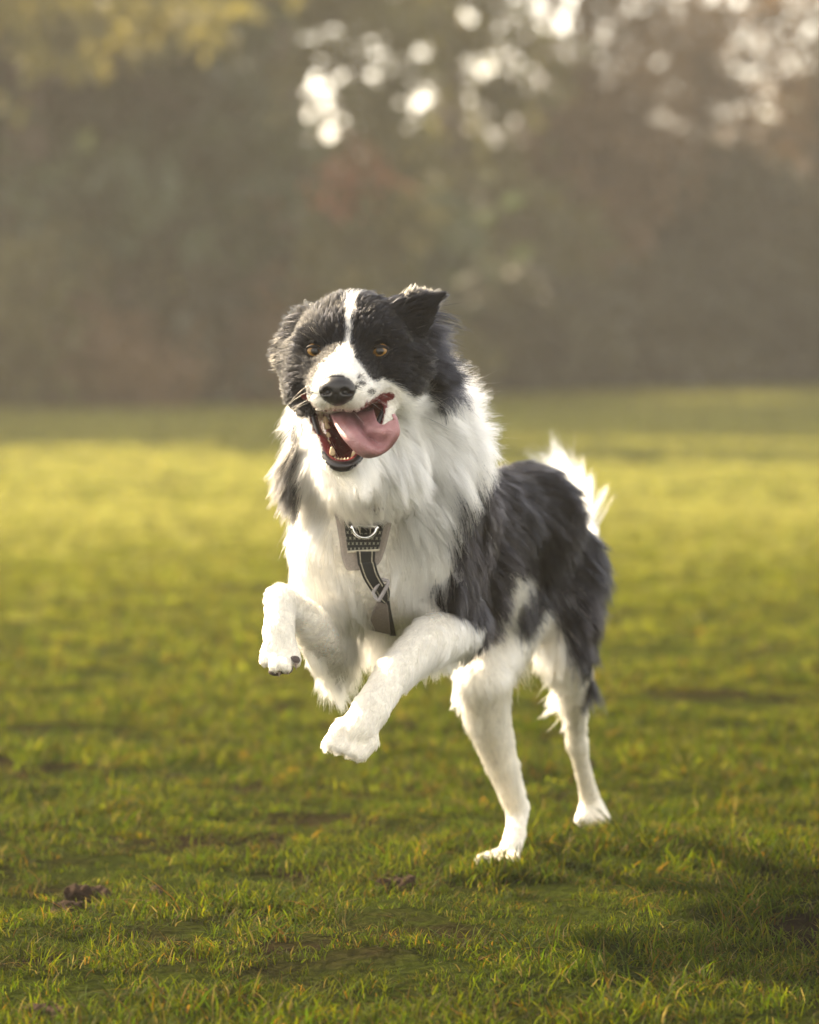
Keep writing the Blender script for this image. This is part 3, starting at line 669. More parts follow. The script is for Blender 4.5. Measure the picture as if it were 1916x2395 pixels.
# ---- coat colour: black patches outlined on the near side, carried round the far side by simple rules
BODY_BLACK = [(1165, 990), (1125, 1035), (1078, 1095), (1040, 1150), (1050, 1249), (1058, 1296), (1064, 1335), (1005, 1370),
              (1023, 1410), (1063, 1435), (1082, 1468), (1098, 1512), (1123, 1490), (1148, 1456), (1167, 1412), (1179, 1374),
              (1186, 1315), (1230, 1335), (1230, 1374), (1204, 1406), (1204, 1440), (1229, 1460), (1250, 1455), (1256, 1400),
              (1299, 1424), (1311, 1468), (1317, 1512), (1336, 1543), (1358, 1590), (1398, 1630), (1500, 1640), (1500, 1000)]
BODY_SPOT = [(1306, 1368), (1314, 1366), (1330, 1410), (1322, 1412)]
HEAD_WHITE = [(799, 708), (812, 700), (826, 708), (822, 750), (817, 790), (822, 815), (842, 853), (864, 889), (899, 887), (934, 901), (962, 922),
              (985, 910), (1035, 897), (1085, 885), (1400, 860), (1400, 1500), (500, 1500), (500, 985), (650, 985), (700, 985), (730, 975),
              (728, 940), (734, 890), (750, 852), (784, 828), (801, 806), (807, 780), (804, 745)]
RUFF_DARK = [(560, 975), (664, 980), (692, 1090), (702, 1195), (560, 1300)]
def wobble(pos, px, amp):
    n = nvec(pos, 55, 21)[:, [0, 2]] + .6 * nvec(pos, 140, 31)[:, [0, 2]]
    return px + amp * n
def blackness(pos, nor, g, jit=0.0):
    """1 = black hair; g = dict of group weights at these roots"""
    hw = g['head'] + g['muzzle'] + g['jaw'] + g['r_ear'] + g['l_ear']; pj = project(pos); pj = pj + rng.normal(0, 1, pj.shape) * jit * (.6 + .6 * (hw[:, None] < .5))
    px = wobble(pos, pj, 9); px = np.where(hw[:, None] > .5, wobble(pos, pj, 5), px)
    front = (nor[:, 1] < .35)
    hw = g['head'] + g['muzzle'] + g['jaw'] + g['r_ear'] + g['l_ear']
    bw = g['trunk'] + g['chest'] + g['l_thigh'] + g['l_upper_arm'] + g['neck'] + g['ruff'] + g['throat']
    b = np.zeros(len(pos))
    body = inpoly(px, BODY_BLACK) & ~inpoly(px, BODY_SPOT)
    b = np.where((bw > .5) & body, 1.0, b)
    farside = (nor[:, 0] < -.1) | ~front
    b = np.where((g['trunk'] > .4) & farside & (pos[:, 2] > .36) & (pos[:, 1] > 5.2), 1.0, b)
    b = np.where(inpoly(px, RUFF_DARK) & (bw + g['r_upper_arm'] > .4), .97, b)
    white = inpoly(px, HEAD_WHITE)
    hd = ~white & (hw + g['neck'] * (px[:, 1] < 930) + g['throat'] * (px[:, 1] < 985) + g['ruff'] * (px[:, 1] < 985) > .45)
    b = np.where(hd, 1.0, b)
    b = np.where((hw > .4) & ~front & (to_head(pos)[:, 2] > -.05), 1.0, b)
    # a few dark freckles on the muzzle and the foreleg
    for fx, fy, fr in ((866, 918, 7), (846, 897, 8), (841, 880, 5), (1028, 1476, 8), (834, 905, 6)):
        b = np.where((np.hypot(px[:, 0] - fx, px[:, 1] - fy) < fr) & front, .9, b)
    legs = g['r_shank'] + g['r_foot'] + g['l_shank'] + g['l_foot'] + g['r_paw'] + g['l_paw'] + g['l_forearm'] + g['r_forearm'] + g['tail'] + g['r_thigh']
    return np.where(legs > .55, np.where((g['r_thigh'] > .5) & ~front & (pos[:, 2] > .3), 1, b * (g['r_thigh'] < .55) * (g['l_shank'] < .55) * 0), b)
def coat_colour(b, pos, r):
    n1 = vnoise(pos, 14, 41)[:, None]
    lowc = np.clip((.47 - pos[:, 2]) / .35, 0, 1)[:, None]
    white = np.array([.90, .865, .785]); cream = np.array([.84, .735, .54])
    c = white + (cream - white) * np.clip(.14 + .34 * lowc + .10 * (n1 - .5), 0, 1)
    paw = np.clip((.035 - pos[:, 2]) / .03, 0, 1)[:, None]; c = c * (1 - paw * np.array([.18, .24, .34]) * n1)
    c = c * (.93 + .10 * r[:, None]) * (.80 + .25 * vnoise(pos * [1, 1, .4], 240, 43)[:, None]) 
    k = np.array([.0022, .0024, .0034]) * (.5 + 1.0 * r[:, None]) * (.5 + vnoise(pos * [1, 1, .45], 130, 47)[:, None]) + np.array([.002, .001, .0003]) * np.clip(vnoise(pos, 9, 77)[:, None] - .45, 0, 1) * 1.2
    k = np.where(r[:, None] > .95, k * 5 + .004, k)  # paler strands and clump tone paint highlights and sheen into the black hair
    return c * (1 - b[:, None]) + k * b[:, None]

# ------------------------------------------------------------------ fur strands
def bary_roots(n, dens):
    T = np.concatenate([BQ[:, [0, 1, 2]], BQ[:, [0, 2, 3]]])
    A = .5 * np.linalg.norm(np.cross(BV[T[:, 1]] - BV[T[:, 0]], BV[T[:, 2]] - BV[T[:, 0]]), axis=1)
    w = A * dens[T].mean(1); w /= w.sum()
    t = T[rng.choice(len(T), n, p=w)]
    u, v = rng.random(n), rng.random(n); f = u + v > 1; u[f], v[f] = 1 - u[f], 1 - v[f]
    return t, np.stack([1 - u - v, u, v], 1)
def lerpv(t, b, arr):
    return (arr[t] * (b[..., None] if arr.ndim > 1 else b)).sum(1)
def grow(pos, d0, d1, L, npt, wav, seed):
    """strands as (N, npt, 3): start along d0, turn towards d1, with coherent waviness"""
    N = len(pos); out = np.empty((N, npt, 3)); out[:, 0] = pos; cur = pos.copy()
    ph = rng.random((N, 1)) * .6
    nz = nvec(pos, 60, seed) * wav[:, None]; nz2 = rng.normal(0, 1, (N, 3)) * wav[:, None] * .35
    for k in range(1, npt):
        t = k / (npt - 1)
        d = d0 * (1 - t) + d1 * t + nz * math.sin(2.2 * t + .4) + nz2 * t
        cur = cur + nrm(d) * (L / (npt - 1))[:, None]; out[:, k] = cur
    return out
def clump(S_, frac, amt, px_pow=1.3, reach=.02):
    N = len(S_); M = max(8, N // frac); gi = rng.choice(N, M, replace=False)
    kd = kdtree.KDTree(M)
    for j, i in enumerate(gi): kd.insert(S_[i, 0], j)
    kd.balance()
    fd = [kd.find(p) for p in S_[:, 0]]; near = np.array([gi[q[1]] for q in fd]); amt = np.where(np.array([q[2] for q in fd]) > reach, 0, amt)
    npt = S_.shape[1]; t = (np.arange(npt) / (npt - 1)) ** px_pow
    G = S_[near]
    # children follow the guide's shape at their own length, converging on it towards the tip
    L = np.linalg.norm(S_[:, -1] - S_[:, 0], axis=1) / np.maximum(np.linalg.norm(G[:, -1] - G[:, 0], axis=1), 1e-5)
    Gs = G[:, :1] + (G - G[:, :1]) * np.clip(L, .3, 1.25)[:, None, None]
    a = (amt[:, None] * t)[..., None]
    return S_ * (1 - a) + Gs * a, near
def curves_obj(name, sets, parent, mat):
    """sets: list of (strands, colours, root radius) with any points per strand"""
    cv = bpy.data.hair_curves.new(name)
    sizes = np.concatenate([np.full(len(s[0]), s[0].shape[1]) for s in sets])
    cv.add_curves(sizes.tolist())
    pos = np.concatenate([s[0].reshape(-1, 3) for s in sets]).astype(np.float32)
    cv.attributes['position'].data.foreach_set('vector', pos.ravel())
    rad = np.concatenate([(s[2][:, None] * (1 - .82 * np.linspace(0, 1, s[0].shape[1]) ** 1.5)[None]).ravel() for s in sets])
    ra = cv.attributes.get('radius') or cv.attributes.new('radius', 'FLOAT', 'POINT')
    ra.data.foreach_set('value', rad.astype(np.float32))
    C = np.concatenate([s[1] for s in sets]); C = np.concatenate([C, np.ones((len(C), 1))], 1).astype(np.float32)
    ca = cv.attributes.new('coat', 'FLOAT_COLOR', 'CURVE'); ca.data.foreach_set('color', C.ravel())
    o = link(name, cv, parent, mat)
    return o

kf = NT('fur')
at = kf.n('Attribute', _attribute_name='coat')
hb_ = kf.n('BsdfHairPrincipled', _parametrization='COLOR', Color=at.outputs['Color'], Roughness=.34, IOR=1.22)
hb_.inputs['Radial Roughness'].default_value = .55; hb_.inputs['Coat'].default_value = .0
hb_.inputs['Random Roughness'].default_value = .25
FUR_MAT = kf.surf(hb_.outputs[0])
ks = NT('skin')
at = ks.n('Attribute', _attribute_name='coat')
tcs = ks.n('TexCoord'); nzs = ks.n('TexNoise', Vector=tcs.outputs['Object'], Scale=260.0, Detail=5.0)
mx = ks.n('Mix', _data_type='RGBA', _blend_type='MULTIPLY', Factor=.5)
ks.t.links.new(at.outputs['Color'], mx.inputs[6]); ks.t.links.new(ks.ramp(nzs.outputs[0], [(.3, (.6, .6, .6)), (.7, (1, 1, 1))]), mx.inputs[7])
wet = ks.n('Attribute', _attribute_name='wet')
rr = ks.n('MapRange'); ks.t.links.new(wet.outputs['Fac'], rr.inputs[0]); rr.inputs[3].default_value = .75; rr.inputs[4].default_value = .22
bs = ks.n('BsdfPrincipled', Base__Color=mx.outputs[2], Roughness=rr.outputs[0])
bmp = ks.n('Bump', Strength=.4, Distance=.0015, Height=nzs.outputs[0]); ks.t.links.new(bmp.outputs[0], bs.inputs['Normal'])
SKIN_MAT = ks.surf(bs.outputs[0])

dog_base = P(1165, 2035, 5.45); dog_base[2] = 0
DOG_LABEL = 'black and white long-haired collie leaping over the grass with its tongue out'
vb = blackness(BV, BN, gw)
vc = coat_colour(vb, BV, np.full(len(BV), .4))
vc = np.where(mouth[:, None], np.array([.16, .030, .032]), vc)
deep = np.clip((HL[:, 1] + .03) / .06, .25, 1)
vc = np.where((eyeb | noseb)[:, None], np.array([.012, .010, .010]), vc)
body_me = mesh_np('dog', BV, BQ)
set_col(body_me, 'coat', vc); set_float(body_me, 'wet', mouth)
dog = link('dog', body_me, None, SKIN_MAT)
tag(dog, DOG_LABEL, 'dog')
dog.name = 'dog'

N_FUR = 380000
dens = (1 - bare) * (1.25 + 2.6 * headw + 1.4 * (gw['r_paw'] + gw['l_paw'] + gw['r_foot'] + gw['l_foot']) + .9 * (gw['r_shank'] + gw['l_shank'] + gw['r_forearm'] + gw['l_forearm']) + .4 * nk + .8 * gw['tail'])
dens *= np.where(BN[:, 1] > .55, .35, 1.0)           # thinner on the side turned away
HARNESS_PX = [(766, 1150), (940, 1150), (905, 1300), (925, 1380), (955, 1490), (855, 1480), (850, 1400), (820, 1345), (785, 1320)]
under_h = inpoly(PX, HARNESS_PX) & (BN[:, 1] < .2) & (gw['chest'] + gw['trunk'] + gw['ruff'] > .4)
vLen = np.where(under_h, .004, vLen)
CORNER = [(845, 940), (905, 905), (935, 915), (925, 985), (885, 1015)]
vLen = np.where(inpoly(PX, CORNER) & (headw > .4), .0035, vLen)
t, b = bary_roots(N_FUR, dens)
pos = lerpv(t, b, BV); nor = nrm(lerpv(t, b, BN)); L = lerpv(t, b, vLen); lift = lerpv(t, b, vLift); flow = lerpv(t, b, vFlow)
g_r = {g: lerpv(t, b, gw[g]) for g in gw}
flow = flow - nor * (flow * nor).sum(1, keepdims=True); flow = nrm(flow)
r = rng.random(N_FUR)
L = L * (.62 + .55 * r)
longer = rng.random(N_FUR) < .012
L = np.where(longer & (L > .015), L * 1.35, L)
d0 = nrm(flow * (1 - lift[:, None]) + nor * lift[:, None] * 1.5 + rng.normal(0, .07, (N_FUR, 3)))
d1 = nrm(flow * 1.0 + nor * .10 + DOWN * (.25 * np.clip(L / .05, 0, 1.2))[:, None] * (1 - g_r['tail'][:, None]) + rng.normal(0, .10, (N_FUR, 3)))
wav = np.clip(L / .05, .08, 1.2) * .30
bl = blackness(pos, nor, g_r, 5.0)
bl = np.where(rng.random(N_FUR) < .03, np.clip(bl + rng.normal(0, .12, N_FUR), 0, 1), bl)
colr = coat_colour(bl, pos, r)
short = L < .014
sets = []
for m, npt, frac, amt in ((short, 4, 30, .62), (~short, 8, 38, .72)):
    ii = np.flatnonzero(m)
    st = grow(pos[ii], d0[ii], d1[ii], L[ii], npt, wav[ii], 61)
    st, near = clump(st, frac, amt * (.55 + .75 * rng.random(len(ii))), reach=.012)
    if npt == 8: st, _ = clump(st, 400, np.full(len(ii), .22))
    sets.append((st, colr[ii], np.where(L[ii] < .009, .00017, np.where(bl[ii] > .5, .00023, .00021))))
# ---- feathering: long tufts rooted along lines on the body
from mathutils.bvhtree import BVHTree
BVH = BVHTree.FromPolygons([tuple(v) for v in BV.tolist()], [tuple(q) for q in BQ.tolist()])
CAMV = Vector((0, 0, CAM_H))
def hit(px, py, default_Y=5.0):
    d = Vector(P(px, py, 5.0)) - CAMV; d.normalize()
    loc, n, i, dist = BVH.ray_cast(CAMV, d)
    return np.array(loc) if loc is not None else P(px, py, default_Y)
def near_surf(p):
    loc, n, i, dist = BVH.find_nearest(Vector(p))
    return np.array(loc), np.array(n)
def feather(line, n, direc, L, spread, black, seed=0, wavy=.35, bend=None, rad=.0002, cl=26, off=0.0):
    """n strands rooted near a polyline of world points, streaming along direc"""
    line = np.array(line); k = rng.random(n) * (len(line) - 1); i = np.minimum(k.astype(int), len(line) - 2); f = (k - i)[:, None]
    root = line[i] * (1 - f) + line[i + 1] * f + rng.normal(0, spread, (n, 3))
    root = np.array([(lambda q: q[0] + q[1] * off)(near_surf(p)) for p in root])
    direc = np.array(direc, float); direc = nrm(direc[None] + rng.normal(0, .13, (n, 3)) + .5 * nvec(root, 45, seed + 90))
    b1 = nrm((np.array(bend, float) if bend is not None else np.array([.1, .1, -.8]))[None] + direc * .8 + rng.normal(0, .12, (n, 3)))
    rr_ = rng.random(n); Ls = L * (.45 + .65 * rr_)
    st = grow(root, direc, b1, Ls, 9, np.full(n, wavy), seed + 7)
    st, _ = clump(st, cl, .55 + .35 * rng.random(n))
    col_ = coat_colour(np.full(n, float(black)), root, rr_)
    sets.append((st, col_, np.full(n, rad)))
# neck: fringe streaming off to the right, pale tips behind the black cheek
feather([P(1040, 850, 5.04), P(1050, 900, 5.02), P(1050, 950, 5.0)], 2200, [.95, .25, .0], .060, .010, 0, 1, .6, [.7, .2, .30])
feather([P(1030, 930, 5.0), P(1060, 980, 5.03), P(1065, 1030, 5.06)], 2400, [.9, .3, -.12], .056, .012, 0, 2, .45, [.8, .2, -.2])
feather([P(950, 750, 4.87), P(978, 810, 4.89), P(985, 870, 4.9)], 6000, [.85, .28, -.20], .064, .011, 1, 3, .35, [.85, .3, -.22])
feather([P(1000, 770, 4.99), P(1050, 850, 5.05)], 600, [.85, .25, .0], .034, .008, .12, 4, .55, [.6, .1, .5])
# left side of the ruff, dark wisps over pale hair
feather([P(672, 1030, 4.97), P(676, 1090, 4.98), P(690, 1140, 5.0)], 4200, [-.30, -.10, -.95], .050, .009, .98, 6, .35, [-.15, .1, -.9], .0002, 30, .016)
feather([P(680, 850, 4.88), P(690, 930, 4.92)], 1500, [-.7, .2, -.55], .030, .008, .975, 7, .3)
# ruff curtain across the top of the harness
feather([hit(740, 1060), hit(830, 1082), hit(930, 1085), hit(1010, 1070)], 5200, [.30, -.10, -.95], .043, .012, 0, 8, .35, [.35, .05, -.8])
# shoulder and saddle
feather([hit(1095, 1190), hit(1105, 1280), hit(1100, 1350)], 3000, [.10, -.06, -.95], .06, .011, 1, 10, .3)
feather([hit(1075, 1340), hit(1100, 1380), hit(1125, 1415)], 3600, [.02, -.10, -.95], .055, .008, 1, 11, .35)
feather([hit(1060, 1355), hit(1085, 1385)], 500, [-.75, -.2, -.30], .045, .008, 1, 12, .3, [-.4, 0, -.5])
feather([hit(1225, 1370), hit(1245, 1400)], 900, [.02, .1, -.95], .055, .014, 1, 13, .35)
# breeches of the left thigh
feather([P(1362, 1330, 5.7), P(1378, 1400, 5.68), P(1374, 1480, 5.66), P(1362, 1540, 5.66)], 5600, [.45, .35, -.80], .058, .010, 1, 14, .4, [.15, .2, -.95])
feather([P(1372, 1480, 5.66), P(1368, 1560, 5.66)], 1900, [.25, .2, -.95], .065, .010, 1, 15, .4)
# belly fringe and groin, elbow feathers, shank feathers
feather([P(1000, 1480, 5.28), P(1080, 1500, 5.38), P(1180, 1490, 5.5)], 3800, [.12, .15, -.9], .050, .016, 0, 16, .4)
feather([P(880, 1440, 5.1), P(935, 1470, 5.16)], 3000, [-.10, -.05, -.95], .055, .014, 0, 17, .35, [-.25, 0, -.7])
feather([P(760, 1480, 5.12), P(785, 1560, 5.12), P(790, 1590, 5.11)], 2600, [.16, .25, -.9], .042, .010, 0, 18, .3, [.25, .1, -.8])
feather([P(715, 1500, 5.0), P(760, 1560, 5.08)], 1500, [.25, .15, -.9], .034, .008, 0, 19, .25, [.3, .1, -.7])
feather([P(1040, 1530, 5.1), P(985, 1580, 5.02)], 1700, [.25, .25, -.85], .030, .010, 0, 20, .3)
feather([P(1318, 1580, 5.62), P(1326, 1660, 5.68)], 110, [-.45, -.2, -.75], .034, .005, 0, 21, .45, [-.35, 0, -.7])
feather([P(1060, 1570, 5.42), P(1075, 1630, 5.42)], 600, [-.35, -.1, -.8], .026, .006, 0, 22, .3)
# flyaway hairs
feather([P(1010, 800, 4.95), P(1050, 900, 5.0), P(1080, 1000, 5.05)], 60, [.9, .1, .0], .070, .012, 0, 41, .9, [.6, 0, .4], .00008, 1)
feather([P(650, 900, 4.9), P(655, 1000, 4.95), P(660, 1120, 5.0)], 30, [-.8, 0, -.4], .045, .010, .3, 42, .9, [-.5, 0, -.6], .00008, 1)
feather([P(1380, 1330, 5.7), P(1400, 1500, 5.68)], 60, [.8, .2, -.4], .060, .010, 1, 43, .8, [.6, 0, -.5], .00012, 1)
# tail plume
feather([P(1358, 1254, 5.84), P(1348, 1198, 5.9), P(1326, 1140, 5.95)], 1600, [-.14, .1, 1.0], .080, .009, .14, 24, .35, [-.25, 0, .9], .00017, 45)
feather([P(1348, 1198, 5.9), P(1323, 1130, 5.96)], 900, [-.75, .1, .70], .074, .008, .14, 25, .35, [-.5, 0, .7], .00017, 45)
feather([P(1362, 1244, 5.84), P(1354, 1198, 5.9)], 500, [.30, .1, .95], .062, .007, .14, 26, .35, [.34, 0, .8], .00017, 45)
# ears and crown
feather([hl(-.050, -.05, .045), hl(-.068, -.06, .022)], 900, [-.5, .3, .7], .018, .006, .975, 27, .4, [-.6, .2, .1])
feather([hl(-.075, -.06, .004), hl(-.080, -.052, -.014)], 900, [-.8, .2, -.2], .018, .006, .975, 28, .4, [-.5, .2, .1])
feather([hl(-.020, -.07, .055), hl(.015, -.07, .056)], 900, [-.05, .3, .9], .014, .008, .97, 29, .35, [.2, .3, .4])
feather([hl(.055, -.055, .062), hl(.088, -.064, .072)], 800, [.2, .2, .9], 0.012, .004, .98, 30, .3, [.6, .2, .4])
fur = curves_obj('fur', sets, dog, FUR_MAT)
fur['kind'] = 'stuff'

# nose
kn = NT('nose_leather'); tcn = kn.n('TexCoord'); vn = kn.n('TexVoronoi', Vector=tcn.outputs['Object'], Scale=900.0)
bn = kn.n('BsdfPrincipled', Base__Color=(.012, .011, .012, 1), Roughness=.33); bm_ = kn.n('Bump', Strength=.35, Distance=.0006, Height=vn.outputs['Distance'])
kn.t.links.new(bm_.outputs[0], bn.inputs['Normal']); NOSE_MAT = kn.surf(bn.outputs[0])
def nose_fn(p):
    l = to_head(p)
    d = np.linalg.norm((l - [0, .0965, -.0385]) / [.0185, .0150, .0135], axis=-1) - 1
    d = smin(d * .013, np.linalg.norm((l - [0, .0950, -.0500]) / [.0115, .0125, .0085], axis=-1) * .0085 - .0085, .007)
    for s in (-1, 1):
        d = smin(d, np.linalg.norm(l - [s * .0115, .0985, -.042], axis=-1) - .0075, .005)
        hole = np.minimum(np.linalg.norm((l - [s * .0098, .1105, -.0425]) / [1, 1.6, .85], axis=-1) - .0046,
                          np.linalg.norm((l - [s * .0155, .1055, -.0450]) / [1.4, 1.4, .6], axis=-1) - .0030)
        d = -smin(-d, hole, .002)
    groove = np.hypot(l[..., 0], (l[..., 1] - .1105)) - .0011
    return -smin(-d, np.where(l[..., 2] < -.044, groove, .01), .001)
nc = hl(0, .0965, -.042)
link('nose', sdf_mesh('nose', nose_fn, nc - .028, nc + .028, .0009, 2), dog, NOSE_MAT)

# eyes
ke = NT('eye'); tce = ke.n('TexCoord'); sx = ke.n('SeparateXYZ', Vector=tce.outputs['Object'])
rad2 = ke.n('VectorMath', _operation='LENGTH'); cm = ke.n('CombineXYZ'); ke.t.links.new(sx.outputs[0], cm.inputs[0]); ke.t.links.new(sx.outputs[1], cm.inputs[1]); ke.t.links.new(cm.outputs[0], rad2.inputs[0])
nze = ke.n('TexNoise', Vector=tce.outputs['Object'], Scale=900.0, Detail=3.0)
am = ke.n('Math', _operation='MULTIPLY_ADD', i0=nze.outputs[0], i1=.0012); ke.t.links.new(rad2.outputs['Value'], am.inputs[2])
mr = ke.n('MapRange'); ke.t.links.new(am.outputs[0], mr.inputs[0]); mr.inputs[2].default_value = .0118
ec = ke.ramp(mr.outputs[0], [(0, (.003, .002, .002)), (.38, (.002, .0015, .0015)), (.46, (.18, .09, .018)), (.64, (.32, .17, .042)), (.82, (.12, .055, .014)), (.84, (.010, .007, .006)), (1, (.02, .014, .012))])
be = ke.n('BsdfPrincipled', Base__Color=ec, Roughness=.35); be.inputs['Coat Weight'].default_value = .55; be.inputs['Specular IOR Level'].default_value = .15; be.inputs['Coat Roughness'].default_value = .03
EYE_MAT = ke.surf(be.outputs[0])
LID_MAT = pmat('eyelid_rim', (.010, .008, .008), .55, nscale=400.0, Specular__IOR__Level=.2)
def sphere_me(name, r, seg=28, ring=18):
    bm = bmesh.new(); bmesh.ops.create_uvsphere(bm, u_segments=seg, v_segments=ring, radius=r)
    me = bpy.data.meshes.new(name); bm.to_mesh(me); bm.free(); me.polygons.foreach_set('use_smooth', [True] * len(me.polygons)); return me
for s in (-1, 1):
    c = hl(s * .0362, .0015, .0002)
    e = link('eye', sphere_me('eye', .0116), dog, EYE_MAT)
    e.location = c
    gaze = Vector((-.03 - s * .02, -1.0, .05)); e.rotation_euler = gaze.to_track_quat('Z', 'Y').to_euler()
    a = np.linspace(0, 2 * math.pi, 33)[:-1]
    xx, zz = np.cos(a) * .0092, np.sin(a) * np.where(np.sin(a) > 0, .0057, .0064) + s * np.cos(a) * .0012
    yy = np.sqrt(np.maximum(0.0120 ** 2 - xx ** 2 - zz ** 2, 1e-8))
    pts = [hl(s * .0362 + x, .0012 + y, z) for x, y, z in zip(xx, yy, zz)]
    lid = tube('eyelid', pts, .0013 + .0005 * np.clip(np.sin(a), 0, 1), 8, False, True)
    link('eyelid', lid, dog, LID_MAT)

# tongue
TG = [[(776, 966, 4.83), (800, 962, 4.825), (825, 960, 4.825), (850, 955, 4.83), (872, 948, 4.835)],
      [(778, 982, 4.76), (806, 978, 4.75), (832, 983, 4.760), (855, 975, 4.75), (876, 966, 4.76)],
      [(797, 1016, 4.712), (824, 1004, 4.702), (850, 1010, 4.716), (872, 1000, 4.700), (884, 990, 4.71)],
      [(822, 1045, 4.698), (847, 1031, 4.688), (871, 1028, 4.704), (895, 1010, 4.684), (899, 996, 4.69)],
      [(844, 1063, 4.698), (867, 1052, 4.686), (892, 1039, 4.697), (914, 1014, 4.679), (914, 986, 4.684)],
      [(863, 1068, 4.702), (884, 1062, 4.693), (908, 1046, 4.688), (928, 1016, 4.675), (927, 980, 4.680)],
      [(874, 1064, 4.706), (893, 1057, 4.698), (914, 1041, 4.693), (932, 1010, 4.681), (920, 968, 4.685)]]
rows = [crm([P(*q) for q in row], 21) for row in TG]
cols = np.stack([crm([r_[j] for r_ in rows], 33) for j in range(21)], 1)
kt = NT('tongue'); tct = kt.n('TexCoord'); n1_ = kt.n('TexNoise', Vector=tct.outputs['Object'], Scale=90.0, Detail=4.0); n2_ = kt.n('TexVoronoi', Vector=tct.outputs['Object'], Scale=620.0)
ct = kt.ramp(n1_.outputs[0], [(.3, (.30, .14, .145)), (.7, (.39, .20, .205))])
bt = kt.n('BsdfPrincipled', Base__Color=ct, Roughness=.42); bt.inputs['Subsurface Weight'].default_value = .25; bt.inputs['Subsurface Radius'].default_value = (.006, .002, .0015); bt.inputs['Subsurface Scale'].default_value = 1.0
bb = kt.n('Bump', Strength=.5, Distance=.0012, Height=n2_.outputs['Distance']); kt.t.links.new(bb.outputs[0], bt.inputs['Normal'])
TONGUE_MAT = kt.surf(bt.outputs[0])
link('tongue', sheet('tongue', cols, 33, 21, .0042), dog, TONGUE_MAT)

# lips, gums, teeth
LIP_MAT = pmat('lip', (.016, .012, .014), .28, nscale=500.0)
lipc = crm([hl(-.0465, -.004, -.0505), hl(-.040, .006, -.066), hl(-.0325, .021, -.0845), hl(-.0235, .038, -.106), hl(-.014, .051, -.1205), hl(0, .0565, -.1255),
            hl(.014, .051, -.1205), hl(.0235, .038, -.106), hl(.0325, .021, -.0845), hl(.040, .006, -.066), hl(.0465, -.004, -.0505)], 60)
tt = np.linspace(-1, 1, 60)
link('lower_lip', tube('lower_lip', lipc, .0030 + .0030 * np.exp(-(tt / .35) ** 2), 10), dog, LIP_MAT)
TOOTH_MAT = pmat('tooth', (.55, .40, .22), .3, nscale=300.0)
def tooth(c, direc, h, r0):
    c = np.array(c); n = 6; f = np.linspace(0, 1, n)
    pts = c + np.outer(f, np.array(direc) * h) + np.outer(f ** 2, [0, .1 * h, 0])
    return link('tooth', tube('tooth', pts, r0 * np.sqrt(np.maximum(1 - f ** 1.6, .02)), 8), dog, TOOTH_MAT)
for px, py, Y, dx, dz, h, r0 in [(778, 1064, 4.735, -.10, 1, .0095, .0038), (829, 1068, 4.735, .10, 1, .0090, .0038),
                                 (769, 1038, 4.752, -.2, .9, .005, .0026), (768, 1022, 4.765, -.15, .9, .006, .0032), (766, 1002, 4.775, -.2, .9, .0075, .0036), (763, 988, 4.785, -.2, .9, .0075, .0036)]:
    tooth(P(px, py, Y), nrm([dx, -.25, dz]), h, r0)
for k in range(6):
    u = (k - 2.5) / 2.5
    tooth(P(803 + u * 19, 1082 - 4 * u * u, 4.7285 + .004 * u * u), nrm([u * .1, -.15, 1]), .0058 - .0008 * abs(u), .0022)

# whiskers
wsets = []
for s in (-1, 1):
    for k in range(5):
        root = hl(s * (.024 + .004 * random.random()), .05 + .03 * random.random(), -.050 + .012 * random.random()).reshape(1, 3)
        root = near_surf(root[0])[0].reshape(1, 3)
        dd = nrm((HB @ np.array([s * 1.0, .1 + .3 * random.random(), -.2 - .5 * random.random()])).reshape(1, 3))
        wsets.append((grow(root, dd, nrm(dd + [[0, .4, -.5]]), np.array([.028 + .02 * random.random()]), 8, np.array([.1]), 5), np.array([[.45, .42, .38]]), np.array([.00008])))
for k in range(8):
    root = near_surf(hl(-.015 + .03 * random.random(), .045, -.13))[0].reshape(1, 3)
    dd = nrm((HB @ np.array([-.5 + random.random(), .4, -1])).reshape(1, 3))
    wsets.append((grow(root, dd, nrm(dd + [[0, .3, -.4]]), np.array([.018 + .012 * random.random()]), 8, np.array([.1]), 5), np.array([[.8, .77, .7]]), np.array([.00008])))
wh = curves_obj('whiskers', wsets, dog, FUR_MAT); wh['kind'] = 'stuff'

# claws and pads on the lifted forepaw, claws on the others
PAD_MAT = pmat('paw_pad', (.055, .038, .036), .6, nscale=300.0)
CLAW_MAT = pmat('claw', (.20, .15, .12), .35, nscale=200.0)
def pad(c, r, B=None):
    c = np.array(c); m = max(r)
    return link('paw_pad', sdf_mesh('paw_pad', lambda p: (np.linalg.norm((p - c) / r, axis=-1) - 1) * min(r), c - m - .004, c + m + .004, .0016, 1), dog, PAD_MAT)
pad(P(688, 1544, 4.846), [.0075, .007, .0055]); pad(P(668, 1566, 4.845), [.0085, .008, .0055]); pad(P(645, 1571, 4.85), [.0085, .008, .0050]); pad(P(660, 1560, 4.875), [.013, .011, .007])
def claw(a, direc, h=.010):
    f = np.linspace(0, 1, 6); a = np.array(a)
    pts = a + np.outer(f, np.array(direc) * h) + np.outer(f ** 2, [0, 0, -.25 * h])
    link('claw', tube('claw', pts, .0021 * (1 - f * .85), 8), dog, CLAW_MAT)
for px, py, Y in ((634, 1560, 4.845), (653, 1569, 4.838), (674, 1564, 4.838), (693, 1552, 4.842)): claw(P(px, py, Y), nrm([0, -.35, -.9]), .006)
for px, py, Y in ((1130, 2022, 5.428), (1152, 2029, 5.423), (1174, 2030, 5.423), (1193, 2026, 5.428)): claw(P(px, py, Y), nrm([-.1, -.8, -.5]), .006)
